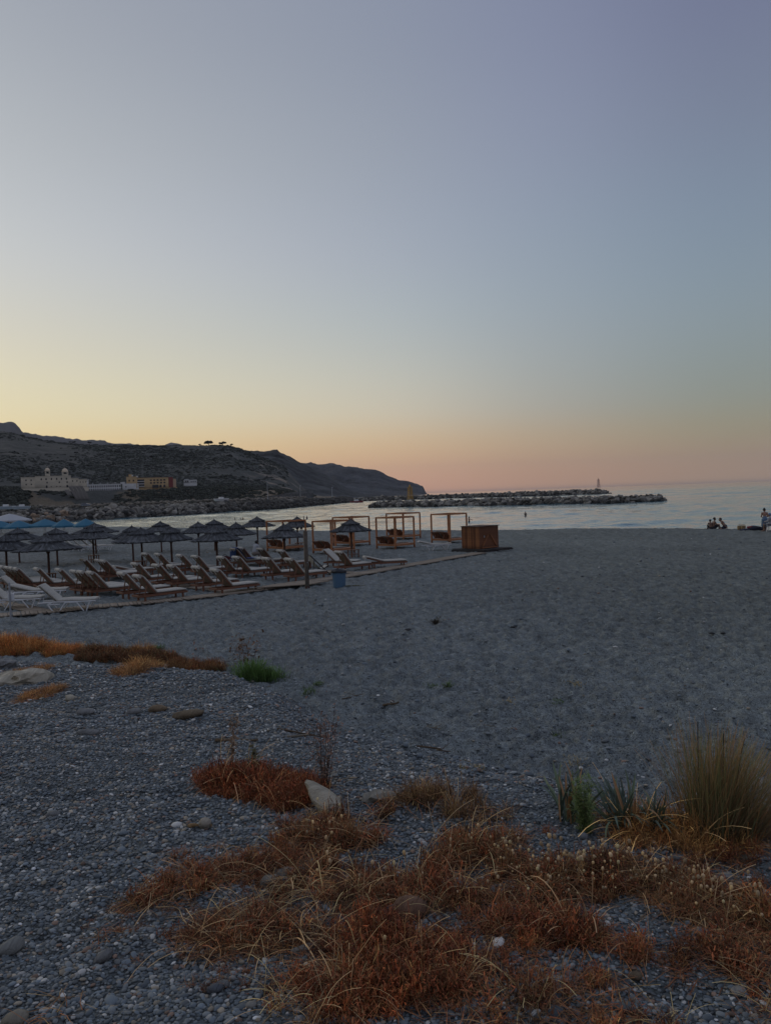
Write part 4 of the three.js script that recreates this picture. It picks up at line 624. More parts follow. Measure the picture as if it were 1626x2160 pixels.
{ // kiosk
  const c = onPlane(1013, 1163, 0), R = Math.hypot(c.x, c.z), k = (R + 0.75) / R, x = c.x * k, z = c.z * k, g = groundH(x, z, false), t = thing('slatted_kiosk', 'small orange brown slatted wooden kiosk on a dark platform at the end of the boardwalk', 'kiosk', [x, g, z], 41 * D2R);
  const W = 1.75, D = 1.5, H0 = 1.36, y0 = 0.17, w1m = std(0.42, 0.16, 0.06, 0.7, { map: T.wood }), w2m = std(0.26, 0.095, 0.038, 0.7, { map: T.wood }), w3m = std(0.52, 0.21, 0.08, 0.7, { map: T.wood }), M3 = [w1m, w2m, w3m];
  // local +x is away to the right (door side faces camera right: +z side), local -x side shows on the left
  part('frame', [...[[-1, -1], [1, -1], [1, 1], [-1, 1]].map(([a, b]) => box(0.07, H0, 0.07, a * (W / 2 - 0.05), y0 + H0 / 2, b * (D / 2 - 0.05)))], w2m, t);
  for (const s of [-1, 1]) { const n = 15; for (let i = 0; i < n; i++) part('slat', box(0.025, H0 - 0.02, D / n - 0.032, s * W / 2, y0 + H0 / 2, -D / 2 + (i + 0.5) * D / n), M3[Math.floor(rnd() * 3)], t); part('lining', box(0.02, H0 - 0.05, D - 0.03, s * (W / 2 - 0.03), y0 + H0 / 2, 0), w2m, t); }
  for (const s of [-1, 1]) { const n = 17; for (let i = 0; i < n; i++) part('slat', box(W / n - 0.012, H0 - 0.02, 0.022, -W / 2 + (i + 0.5) * W / n, y0 + H0 / 2, s * D / 2), s > 0 ? w2m : M3[i % 3], t); part('lining', box(W - 0.04, H0 - 0.05, 0.02, 0, y0 + H0 / 2, s * (D / 2 - 0.03)), w2m, t); }
  const d = part('door', [box(W * 0.82, 0.07, 0.04, 0.02, y0 + 0.06, D / 2 + 0.035), beam(V(-W * 0.38, y0 + 0.1, D / 2 + 0.036), V(-0.04, y0 + H0 * 0.66, D / 2 + 0.036), 0.09, 0.035), beam(V(W * 0.4, y0 + 0.1, D / 2 + 0.036), V(0.06, y0 + H0 * 0.66, D / 2 + 0.036), 0.09, 0.035)], w1m, t); part('handle', box(0.04, 0.12, 0.05, -W * 0.28, y0 + 0.75, D / 2 + 0.05), steelM, d);
  part('roof', box(W + 0.1, 0.04, D + 0.1, 0, y0 + H0 + 0.025, 0), std(0.13, 0.07, 0.045, 0.8, { map: T.wood }), t);
  const pm = std(0.055, 0.045, 0.042, 0.9, { map: T.wood }); for (let i = 0; i < 9; i++) part('platform_board', box(W + 0.85, 0.045, 0.3 - 0.012, 0.12, 0.13, -1.3 + i * 0.3 + 0.15), pm, t); part('platform_edge', [box(W + 0.9, 0.14, 0.05, 0.12, 0.03, 1.43), box(0.05, 0.14, 2.75, -W / 2 - 0.34, 0.03, 0.05), box(0.05, 0.14, 2.75, W / 2 + 0.58, 0.03, 0.05)], pm, t);
  const lb = thing('loose_board', 'loose dark board lying on the sand at the right foot of the slatted kiosk', 'board', [0, 0, 0]), q = onPlane(1052, 1161.5, 0.05); lb.position.set(q.x, groundH(q.x, q.z, false), q.z); lb.rotation.y = -0.9; part('board', box(1.5, 0.04, 0.16, 0, 0.09, 0, 0.05), pm, lb);
}
{ const p = onPlane(648.5, 1242, 0), t = thing('wooden_post', 'tall weathered square wooden post standing beside the boardwalk', 'post', [p.x, groundH(p.x, p.z, false) - 0.05, p.z], 0.25); part('shaft', rbox(0.155, 2.42, 0.155, 0.018, 0, 1.2, 0), greyWood, t); part('bolt', new THREE.CylinderGeometry(0.022, 0.022, 0.05, 8).rotateX(1.57).translate(0.03, 1.12, 0.09), steelM, t); part('crack', box(0.012, 1.4, 0.008, -0.03, 1.2, 0.0765), darkWood, t); part('foot_wrap', rbox(0.175, 0.12, 0.175, 0.01, 0, 0.09, 0), darkWood, t); }
{ const p = onPlane(716, 1240, 0), t = thing('litter_bin', 'blue plastic bin with a dark bag folded over its rim, beside the boardwalk', 'bin', [p.x, groundH(p.x, p.z, false) - 0.02, p.z], 0.4), bl = std(0.075, 0.15, 0.24, 0.5), pr = (l) => l.map(([x, y]) => new THREE.Vector2(x, y));
  part('body', [new THREE.LatheGeometry(pr([[0.0, 0], [0.235, 0], [0.25, 0.03], [0.285, 0.66], [0.3, 0.68], [0.27, 0.68], [0.23, 0.05], [0, 0.05]]), 32), new THREE.TorusGeometry(0.262, 0.008, 6, 32).rotateX(1.57).translate(0, 0.22, 0), new THREE.TorusGeometry(0.28, 0.008, 6, 32).rotateX(1.57).translate(0, 0.56, 0)], bl, t);
  const bag = new THREE.LatheGeometry(pr([[0.255, 0.5], [0.27, 0.7], [0.31, 0.735], [0.335, 0.7], [0.325, 0.66], [0.318, 0.62]]), 40), q = bag.attributes.position; for (let i = 0; i < q.count; i++) { const a = Math.atan2(q.getZ(i), q.getX(i)), k = 1 + 0.03 * Math.sin(a * 9) + 0.03 * vnoise(a * 3, q.getY(i) * 20); q.setX(i, q.getX(i) * k); q.setZ(i, q.getZ(i) * k); q.setY(i, q.getY(i) + 0.02 * vnoise(a * 4 + 7, 2)); } bag.computeVertexNormals(); part('bin_bag', bag, std(0.02, 0.022, 0.027, 0.45), t); for (const s of [-1, 1]) part('handle', rbox(0.05, 0.05, 0.16, 0.015, s * 0.29, 0.58, 0), bl, t);
  const w = thing('seaweed_litter', 'thin dark strip of dry weed and litter by the foot of the blue bin', 'litter', [p.x + 0.5, groundH(p.x + 0.5, p.z, false) + 0.02, p.z + 0.1]); const l = []; for (let i = 0; i < 60; i++) { const a = V(gauss() * 0.5, rr(0, 0.05), gauss() * 0.16); l.push(bar(a, a.clone().add(V(gauss() * 0.16, gauss() * 0.03, gauss() * 0.08)), 0.008, 0.004, 4)); } part('weed', l, std(0.1, 0.1, 0.045, 0.95), w); }
{ const p = onPlane(672, 1215, 0), t = thing('deck_chair', 'folding deck chair with a cream sling right behind the tall wooden post', 'deck chair', [p.x, groundH(p.x, p.z, false), p.z], HEAD - 0.2), dk = std(0.05, 0.035, 0.03, 0.6, { map: T.wood });
  for (const z of [-0.28, 0.28]) { part('long_leg', beam(V(-0.5, 1.0, z), V(0.5, 0.02, z), 0.05, 0.03), dk, t); part('short_leg', beam(V(0.42, 0.48, z * 0.9), V(-0.42, 0.02, z * 0.9), 0.05, 0.03), dk, t); part('strut', beam(V(-0.3, 0.8, z * 0.9), V(-0.42, 0.05, z * 0.9), 0.035, 0.025), dk, t); }
  part('cross_bar', [bar(V(-0.5, 1, -0.28), V(-0.5, 1, 0.28), 0.022), bar(V(0.42, 0.48, -0.26), V(0.42, 0.48, 0.26), 0.022), bar(V(0.5, 0.03, -0.28), V(0.5, 0.03, 0.28), 0.02), bar(V(-0.42, 0.03, -0.26), V(-0.42, 0.03, 0.26), 0.02)], dk, t); part('sling', pad([[-0.5, 1.01], [-0.38, 0.8], [-0.22, 0.56], [-0.02, 0.37], [0.16, 0.34], [0.32, 0.4], [0.42, 0.49]], 0.5, 0.015), creamCloth, t); }
{ const p = onPlane(24, 1313, 0), t = thing('metal_post', 'thin grey metal post with a small white box before the white plastic loungers', 'post', [p.x, groundH(p.x, p.z, false) - 0.05, p.z]); part('tube', new THREE.CylinderGeometry(0.03, 0.03, 1.34, 10).translate(0, 0.67, 0), steelM, t); part('cap', new THREE.SphereGeometry(0.033, 10, 6).translate(0, 1.34, 0), steelM, t); part('box', rbox(0.2, 0.25, 0.09, 0.02, 0.005, 0.88, -0.07), whitePlastic, t); }

// ---------------------------------------------------------------- people: one continuous body each, hair and clothes on it
const sdCap = (p, a, b, ra, rb) => { const bx = b[0] - a[0], by = b[1] - a[1], bz = b[2] - a[2], px = p[0] - a[0], py = p[1] - a[1], pz = p[2] - a[2], L = bx * bx + by * by + bz * bz || 1e-6, h = clamp((px * bx + py * by + pz * bz) / L); return Math.hypot(px - bx * h, py - by * h, pz - bz * h) - (ra + (rb - ra) * h); };
const smin = (a, b, k) => { const h = Math.max(k - Math.abs(a - b), 0) / k; return Math.min(a, b) - h * h * k * 0.25; };
function meshField(f, lo, hi, cell) {             // surface where f = 0
  const c = [0, 1, 2].map((i) => (lo[i] + hi[i]) / 2), half = Math.max(...[0, 1, 2].map((i) => (hi[i] - lo[i]) / 2)) * 1.12, n = Math.min(72, Math.ceil((2 * half) / cell));
  const mc = new MarchingCubes(n, new THREE.MeshBasicMaterial(), false, false, 60000); mc.isolation = 0; const hs = n / 2;
  for (let z = 0; z < n; z++) for (let y = 0; y < n; y++) for (let x = 0; x < n; x++) mc.field[z * n * n + y * n + x] = -f([c[0] + ((x - hs) / hs) * half, c[1] + ((y - hs) / hs) * half, c[2] + ((z - hs) / hs) * half]) / half;
  mc.update(); const k = mc.count, pos = mc.positionArray.slice(0, 3 * k); for (let i = 0; i < k; i++) for (let q = 0; q < 3; q++) pos[3 * i + q] = c[q] + pos[3 * i + q] * half;
  let g = new THREE.BufferGeometry(); g.setAttribute('position', new THREE.BufferAttribute(new Float32Array(pos), 3)); g = mergeVertices(g, 1e-4); g.computeVertexNormals(); return plain(g);
}
// local axes: x the way the person faces, y up, z to their right; pose: joints in metres
function person(label, p, turn, J, o = {}) {
  const s = o.scale ?? 1, fat = o.fat ?? 1, S = (v) => v.map((x) => x * s), j = Object.fromEntries(Object.entries(J).map(([k, v]) => [k, S(v)])), R = (x) => x * s * fat;
  const limb = (a, b, ra, rb) => [j[a], j[b], R(ra), R(rb)], arms = [], legs = [];
  const torso = [limb('pelvis', 'waist', 0.115, 0.1), limb('waist', 'chest', 0.105, 0.125), limb('chest', 'neck', 0.1, 0.055), limb('shL', 'shR', 0.06, 0.06), limb('neck', 'head', 0.05, 0.05)];
  for (const q of ['L', 'R']) { if (j['sh' + q] && j['el' + q]) arms.push(limb('sh' + q, 'el' + q, 0.052, 0.04), limb('el' + q, 'ha' + q, 0.04, 0.028)); if (j['hi' + q]) { torso.push(limb('pelvis', 'hi' + q, 0.11, 0.1)); legs.push(limb('hi' + q, 'kn' + q, 0.09, 0.06), limb('kn' + q, 'an' + q, 0.058, 0.036)); if (j['to' + q]) legs.push(limb('an' + q, 'to' + q, 0.036, 0.026)); } }
  const bones = [...torso, ...arms, ...legs], field = (list, off = 0) => (q) => { let d = 9; for (const [a, b, ra, rb] of list) d = smin(d, sdCap(q, a, b, ra, rb), 0.05 * s); return d - off; };
  const bound = (list, m) => { const lo = [9, 9, 9], hi = [-9, -9, -9]; for (const [a, b, ra, rb] of list) for (const v of [a, b]) for (let k = 0; k < 3; k++) { lo[k] = Math.min(lo[k], v[k] - Math.max(ra, rb) - m); hi[k] = Math.max(hi[k], v[k] + Math.max(ra, rb) + m); } return [lo, hi]; };
  const t = thing('person', label, 'person', p, turn), skin = std(...(o.skin ?? [0.3, 0.17, 0.11]), 0.6);
  const [lo, hi] = bound(bones, 0.03), body = [meshField(field(bones), lo, hi, 0.024 * s)];
  const h = j.head, f = (o.look ?? [1, 0, 0]), L = Math.hypot(f[0], f[2]) || 1, F1 = [f[0] / L, 0, f[2] / L], Rt = [-F1[2], 0, F1[0]], up = f[1], hp = (x, y, z) => [h[0] + (F1[0] * x + Rt[0] * z) * s, h[1] + (y + up * x) * s, h[2] + (F1[2] * x + Rt[2] * z) * s];
  const skull = (q) => { let d = smin(sdCap(q, hp(-0.015, 0.12, 0), hp(0.01, 0.11, 0), 0.088 * s, 0.086 * s), sdCap(q, hp(0.03, 0.045, 0), hp(0.05, 0.02, 0), 0.062 * s, 0.045 * s), 0.05 * s); d = smin(d, sdCap(q, hp(0.093, 0.1, 0), hp(0.112, 0.065, 0), 0.011 * s, 0.017 * s), 0.02 * s); for (const z of [-1, 1]) { d = smin(d, sdCap(q, hp(-0.005, 0.1, z * 0.087), hp(-0.01, 0.065, z * 0.083), 0.018 * s, 0.013 * s), 0.01 * s); d = Math.max(d, 0.012 * s - sdCap(q, hp(0.1, 0.1, z * 0.034), hp(0.1, 0.1, z * 0.036), 0.006 * s, 0.006 * s)); } return d; };
  body.push(meshField(skull, hp(-0.14, -0.04, -0.14).map((v, k) => Math.min(v, hp(0.14, 0.24, 0.14)[k])), hp(-0.14, -0.04, -0.14).map((v, k) => Math.max(v, hp(0.14, 0.24, 0.14)[k])), 0.009 * s));
  for (const q of ['L', 'R']) if (j['ha' + q]) { const a = V(...j['el' + q]), b = V(...j['ha' + q]), d = b.clone().sub(a).normalize(), u = Math.abs(d.y) > 0.8 ? V(1, 0, 0) : V(0, 1, 0), w = d.clone().cross(u).normalize(), n = w.clone().cross(d); body.push(plain(bar(b, b.clone().addScaledVector(d, 0.085 * s), 0.03 * s, 0.034 * s, 8)));
    [0.075, 0.088, 0.082, 0.062].forEach((l, k) => { const c = b.clone().addScaledVector(d, 0.08 * s).addScaledVector(w, (k - 1.5) * 0.018 * s), m2 = c.clone().addScaledVector(d, l * 0.55 * s), e = m2.clone().addScaledVector(d, l * 0.4 * s).addScaledVector(n, -0.02 * s); body.push(plain(bar(c, m2, 0.009 * s, 0.0085 * s, 6)), plain(bar(m2, e, 0.0085 * s, 0.007 * s, 6))); });
    const c = b.clone().addScaledVector(d, 0.02 * s).addScaledVector(w, -0.03 * s); body.push(plain(bar(c, c.clone().addScaledVector(d, 0.05 * s).addScaledVector(w, -0.03 * s), 0.011 * s, 0.009 * s, 6))); }
  part('body', body, skin, t);
  const hairF = (q) => { let d = sdCap(q, hp(-0.03, 0.13, 0), hp(-0.005, 0.14, 0), 0.102 * s, 0.098 * s); if (o.hair === 'bun') d = smin(d, sdCap(q, hp(-0.13, 0.18, 0), hp(-0.14, 0.2, 0), 0.05 * s, 0.045 * s), 0.02 * s); if (o.hair === 'long') d = smin(d, sdCap(q, hp(-0.07, 0.12, 0), hp(-0.09, -0.1, 0), 0.085 * s, 0.06 * s), 0.04 * s); const face = (q[0] - h[0]) * F1[0] + (q[2] - h[2]) * F1[2]; return Math.max(d, face - 0.055 * s - Math.max(0, (q[1] - h[1]) / s - 0.15) * 0.8 * s, -((q[1] - h[1]) - (o.hair === 'long' ? -0.2 : 0.03) * s - Math.max(0, face) * 0.9)); };
  part(o.cap ? 'cap' : 'hair', meshField(hairF, hp(0, 0, 0).map((v) => v - 0.26 * s), hp(0, 0, 0).map((v) => v + 0.3 * s), 0.014 * s), std(...(o.cap ?? [0.018, 0.014, 0.012]), 0.7), t);
  for (const c of o.clothes ?? []) { // [name, which bones, offset, colour, clip]
    const list = c[1] === 'trunks' ? [limb('pelvis', 'waist', 0.12, 0.1), ...(j.hiL ? [limb('pelvis', 'hiL', 0.115, 0.105), limb('pelvis', 'hiR', 0.115, 0.105), [j.hiL, j.knL.map((v, k) => mix(j.hiL[k], v, 0.75)), R(0.1), R(0.085)], [j.hiR, j.knR.map((v, k) => mix(j.hiR[k], v, 0.75)), R(0.1), R(0.085)]] : [])] : c[1] === 'shirt' ? [...torso.slice(0, 4), ...arms] : c[1] === 'skirt' ? [limb('pelvis', 'waist', 0.13, 0.11), [j.hiL, j.knL, R(0.13), R(0.15)], [j.hiR, j.knR, R(0.13), R(0.15)], [j.hiL, j.hiR, R(0.13), R(0.13)], [j.knL, j.knR, R(0.13), R(0.13)]] : torso;
    const [l2, h2] = bound(list, 0.05 + c[2]), ff = field(list, c[2] * s); part(c[0], meshField((q) => Math.max(ff(q), c[4] ? c[4](q) * s : -9), l2, h2, 0.026 * s), std(...c[3], 0.9, { map: T.weave }), t);
  }
  return t;
}
const STAND = { pelvis: [0, 0.95, 0], waist: [0.01, 1.1, 0], chest: [0, 1.3, 0], neck: [0.0, 1.48, 0], head: [0.03, 1.53, 0], shL: [0, 1.4, -0.17], shR: [0, 1.4, 0.17], elL: [-0.02, 1.12, -0.25], elR: [-0.02, 1.12, 0.25], haL: [0.08, 0.88, -0.26], haR: [0.08, 0.88, 0.26], hiL: [0, 0.88, -0.09], hiR: [0, 0.88, 0.09], knL: [0.03, 0.48, -0.1], knR: [0.03, 0.48, 0.1], anL: [0, 0.08, -0.1], anR: [0, 0.08, 0.1], toL: [0.16, 0.03, -0.12], toR: [0.16, 0.03, 0.12] };
const lean = (P, a, from = ['waist', 'chest', 'neck', 'head', 'shL', 'shR', 'elL', 'elR', 'haL', 'haR']) => { const o = { ...P }; for (const k of from) { const [x, y, z] = P[k], dx = x - P.pelvis[0], dy = y - P.pelvis[1]; o[k] = [P.pelvis[0] + dx * Math.cos(a) + dy * Math.sin(a), P.pelvis[1] - dx * Math.sin(a) + dy * Math.cos(a), z]; } return o; };
const SIT = { ...STAND, pelvis: [0, 0.1, 0], waist: [-0.02, 0.24, 0], chest: [0.02, 0.46, 0], neck: [0.05, 0.62, 0], head: [0.09, 0.67, 0], shL: [0.03, 0.55, -0.16], shR: [0.03, 0.55, 0.16], elL: [0.16, 0.34, -0.22], elR: [0.16, 0.34, 0.22], haL: [0.34, 0.3, -0.14], haR: [0.34, 0.3, 0.14], hiL: [0.02, 0.1, -0.09], hiR: [0.02, 0.1, 0.09], knL: [0.36, 0.34, -0.12], knR: [0.36, 0.34, 0.12], anL: [0.52, 0.06, -0.1], anR: [0.52, 0.06, 0.1], toL: [0.68, 0.03, -0.1], toR: [0.68, 0.03, 0.1] };
const CHAIRSIT = { ...SIT, ...Object.fromEntries(Object.entries(SIT).map(([k, [x, y, z]]) => [k, [x, y + 0.4, z]])), knL: [0.44, 0.5, -0.11], knR: [0.44, 0.5, 0.11], anL: [0.46, 0.09, -0.11], anR: [0.46, 0.09, 0.11], toL: [0.62, 0.03, -0.12], toR: [0.62, 0.03, 0.12] };
const feet = (px, py, r) => { const p = atRange(px, py, r); return [p.x, p.y, p.z]; };
const sea = (px, y, up) => { const p = onPlane(px, y, SEA); return [p.x, SEA - up, p.z]; };
const onBeach = (px, r) => { const p = atRange(px, 1080, r), k = r / Math.hypot(p.x, p.z); return [p.x * k, groundH(p.x * k, p.z * k, false), p.z * k]; };
// in the water
person('dark haired swimmer standing chest deep alone between beach and nearer breakwater', sea(1108, 1089.5, 0.85), 1.3, { ...STAND, elL: [0.15, 1.15, -0.22], haL: [0.3, 1.05, -0.06], elR: [0.15, 1.15, 0.22], haR: [0.3, 1.05, 0.06] }, { hair: 'bun', skin: [0.16, 0.1, 0.075], clothes: [['swimsuit', 'torso', 0.006, [0.02, 0.02, 0.025], (q) => q[1] - 1.36]] });
person('swimmer in the water just behind the right post of the rightmost canopy bed', sea(989, 1100, 0.95), 0.4, { ...STAND, elL: [0.12, 1.3, -0.4], haL: [0.3, 1.26, -0.5], elR: [0.12, 1.3, 0.4], haR: [0.3, 1.26, 0.5] }, { skin: [0.17, 0.1, 0.075], clothes: [['trunks', 'trunks', 0.01, [0.02, 0.02, 0.03]]] });
[[496, 1096, 'left swimmer of the far three, neck deep before the jetty', 1.2], [508, 1095, 'middle and smallest swimmer of the far three before the jetty', 1.42], [513, 1096, 'right swimmer of the far three, neck deep before the jetty', 1.15], [641, 1094, 'left of two bathers showing above the parasol by the left canopy bed', 1.15], [647.5, 1094, 'right of two bathers showing above the parasol by the left canopy bed', 1.1]].forEach(([x, y, l, up], i) => person(l, sea(x, y, up), i, STAND, { skin: [0.15, 0.09, 0.07], clothes: [['trunks', 'trunks', 0.01, [0.03, 0.03, 0.05]]] }));
// at the water's edge
{ const p = onBeach(635, 84); person('small child with arms spread at the water edge under the parasol rim', [p[0], p[1] - 0.18, p[2]], 1.9, { ...STAND, elL: [0.02, 1.3, -0.42], haL: [0.04, 1.12, -0.62], elR: [0.02, 1.36, 0.42], haR: [0.04, 1.5, 0.62], knL: [0.16, 0.5, -0.14], anL: [0.02, 0.12, -0.16] }, { scale: 0.62, skin: [0.16, 0.1, 0.07], clothes: [['trunks', 'trunks', 0.012, [0.03, 0.03, 0.04]]] }); }
{ const p = onBeach(393, 121); person('person in a white robe bending forward at the water edge behind the parasols', [p[0], p[1] - 0.35, p[2]], -0.25, lean({ ...STAND, elL: [0.2, 1.2, -0.22], haL: [0.42, 1.02, -0.15], elR: [0.2, 1.2, 0.22], haR: [0.42, 1.02, 0.15] }, 0.5), { skin: [0.2, 0.12, 0.085], clothes: [['robe', 'shirt', 0.045, [0.62, 0.62, 0.62]], ['robe_skirt', 'skirt', 0.03, [0.6, 0.6, 0.6]]] }); }
{ const p = onBeach(534, 47.2); person('person in a white shirt sitting on a lounger with back to us', [p[0], p[1] + 0.02, p[2]], 0.9, lean(CHAIRSIT, 0.22), { skin: [0.22, 0.13, 0.09], clothes: [['shirt', 'shirt', 0.025, [0.58, 0.6, 0.64]], ['shorts', 'trunks', 0.015, [0.3, 0.25, 0.22]]] }); }
{ // group at the right
  const c = (px, r) => onBeach(px, r);
  let p = c(1497, 65.2); person('left child of the pair sitting at the water edge, back to us', [p[0], p[1] - 0.02, p[2]], 1.5, SIT, { scale: 0.86, skin: [0.17, 0.095, 0.065], clothes: [['trunks', 'trunks', 0.012, [0.02, 0.02, 0.025]]] });
  p = c(1504, 66); person('right child of the pair at the water edge, turned to the leaning child', [p[0], p[1], p[2]], 0.15, { ...SIT, head: [0.08, 0.72, 0] }, { scale: 0.95, skin: [0.2, 0.115, 0.08], clothes: [['trunks', 'trunks', 0.012, [0.03, 0.03, 0.04]]] });
  p = c(1528, 65.4); person('child kneeling and leaning on one arm towards the seated pair of children', [p[0], p[1] - 0.06, p[2]], Math.PI - 0.2, lean({ ...SIT, pelvis: [0, 0.28, 0], waist: [0.02, 0.42, 0], chest: [0.03, 0.64, 0], neck: [0.06, 0.8, 0], head: [0.1, 0.85, 0], shL: [0.04, 0.73, -0.16], shR: [0.04, 0.73, 0.16], elL: [0.06, 0.48, -0.2], elR: [0.06, 0.48, 0.2], haL: [-0.02, 0.2, -0.2], haR: [0, 0.2, 0.2], hiL: [0, 0.26, -0.09], hiR: [0, 0.26, 0.09], knL: [0.3, 0.1, -0.14], knR: [0.3, 0.1, 0.14], anL: [-0.06, 0.07, -0.12], anR: [-0.06, 0.07, 0.12], toL: [-0.2, 0.03, -0.12], toR: [-0.2, 0.03, 0.12] }, 0.5), { scale: 0.98, skin: [0.22, 0.13, 0.095], clothes: [['trunks', 'trunks', 0.012, [0.025, 0.03, 0.06]]] });
  p = c(1612, 62.5); person('standing woman with bare back and a pale blue towel wrapped round her waist', [p[0], p[1] - 0.05, p[2]], 1.35, lean({ ...STAND, elL: [0.1, 1.14, -0.22], haL: [0.28, 1.12, -0.1], elR: [0.1, 1.14, 0.22], haR: [0.28, 1.16, 0.12] }, 0.16), { scale: 0.95, hair: 'bun', look: [0.9, -0.3, 0.3], skin: [0.3, 0.16, 0.11], clothes: [['towel', 'skirt', 0.015, [0.17, 0.27, 0.42]]] });
  p = c(1624.5, 61.5); person('person in pale shirt and blue cap seated at the right edge of the photo', [p[0], p[1], p[2]], 2.4, CHAIRSIT, { cap: [0.1, 0.17, 0.3], skin: [0.24, 0.14, 0.1], clothes: [['shirt', 'shirt', 0.022, [0.5, 0.5, 0.53]], ['shorts', 'trunks', 0.015, [0.2, 0.2, 0.24]]] });
  const ch = thing('plastic_chair', 'white plastic armchair at the right edge beside the woman with the towel', 'chair', [p[0], p[1], p[2]], 2.4); part('seat', rbox(0.46, 0.04, 0.46, 0.015, 0, 0.38, 0), whitePlastic, ch); for (const a of [-0.2, 0.2]) for (const b of [-0.2, 0.2]) part('leg', bar(V(a * 1.15, 0, b * 1.15), V(a, 0.38, b), 0.022, 0.026, 6), whitePlastic, ch);
  part('backrest', [0, 1, 2, 3, 4].map((i) => rbox(0.02, 0.42, 0.06, 0.008, -0.24 - 0.03, 0.62, -0.16 + i * 0.08, 0.12)).concat([rbox(0.03, 0.06, 0.46, 0.012, -0.3, 0.84, 0)]), whitePlastic, ch); for (const b of [-0.25, 0.25]) part('armrest', [rbox(0.44, 0.03, 0.05, 0.012, -0.02, 0.6, b), bar(V(0.18, 0.38, b), V(0.2, 0.6, b), 0.018)], whitePlastic, ch);
  const straw = std(0.42, 0.29, 0.14, 0.9, { map: T.weave }), bag = (px, r, w, h, label, m) => { const q = c(px, r), t = thing('beach_bag', label, 'bag', [q[0], q[1], q[2]], rnd() * 0.6), pr = [[0, 0], [w * 0.42, 0], [w * 0.5, h * 0.3], [w * 0.52, h * 0.8], [w * 0.46, h], [w * 0.44, h * 0.97], [w * 0.4, h * 0.3]].map(([x, y]) => new THREE.Vector2(x, y)); part('bag_body', new THREE.LatheGeometry(pr, 20).scale(1, 1, 0.6), m, t); for (const z of [-1, 1]) part('handle', new THREE.TorusGeometry(w * 0.26, 0.012, 6, 16, Math.PI).translate(0, h * 0.96, z * w * 0.2), m, t); return t; };
  bag(1559, 63.8, 0.42, 0.32, 'left of two straw beach bags at the right water edge', straw); bag(1566, 63.6, 0.36, 0.34, 'right of two straw beach bags at the right water edge', straw);
  const q = c(1587, 63.2), pile = thing('towel_pile', 'heap of dark towels and clothes between straw bags and standing woman', 'towels', [q[0], q[1], q[2]]); const cl = (name, x, y, z, sx, sy, sz, s2, m) => part(name, rock(sx, sy, sz, s2, 2, 0.3).translate(x, y, z), m, pile);
  cl('towel', -0.45, 0.06, 0, 0.5, 0.12, 0.3, 3, std(0.025, 0.03, 0.06, 0.95)); cl('towel', 0.1, 0.12, 0.05, 0.45, 0.22, 0.3, 5, std(0.02, 0.02, 0.035, 0.95)); cl('towel', 0.5, 0.1, 0, 0.42, 0.16, 0.28, 8, std(0.02, 0.022, 0.04, 0.95)); cl('clothes', -0.15, 0.24, 0, 0.26, 0.1, 0.2, 11, std(0.2, 0.03, 0.04, 0.95)); cl('clothes', 0.12, 0.2, -0.22, 0.17, 0.13, 0.12, 14, std(0.4, 0.45, 0.55, 0.9));
  const dk = parasolAt[4], tb = thing('side_table', 'small brown table with bags at the parasol pole left of the towel', 'table', [dk.x + 0.25, groundH(dk.x, dk.z, false), dk.z - 0.5], HEAD); part('table_top', rbox(0.6, 0.04, 0.5, 0.01, 0, 0.46, 0), redWood, tb); for (const x of [-0.25, 0.25]) for (const z of [-0.2, 0.2]) part('leg', box(0.05, 0.44, 0.05, x, 0.22, z), redWood, tb);
  const b2 = thing('beach_bag', 'dark red bag lying on the table beside the blue towel covered lounger', 'bag', [dk.x + 0.3, groundH(dk.x, dk.z, false) + 0.48, dk.z - 0.5], 0.3); part('bag_body', rock(0.3, 0.13, 0.17, 21, 2, 0.2).translate(0, 0.1, 0), std(0.11, 0.025, 0.03, 0.8), b2); part('handle', new THREE.TorusGeometry(0.11, 0.012, 6, 14, Math.PI).translate(0, 0.2, 0), std(0.03, 0.02, 0.02, 0.8), b2);
}

// ---------------------------------------------------------------- foreground: pebbles, stones, driftwood, dry plants
const onGround = (px, py) => { const d = ray(px, py); let t = 0.5; for (let i = 0; i < 900; i++) { const y = EYE + d.y * t; if (y < groundH(d.x * t, d.z * t)) break; t += 0.02 + 0.004 * t; } return V(d.x * t, groundH(d.x * t, d.z * t), d.z * t); };
const pxOf = (v) => { const q = v.clone().project(camera); return [813 + q.x * 813, 1080 - q.y * 1080]; };
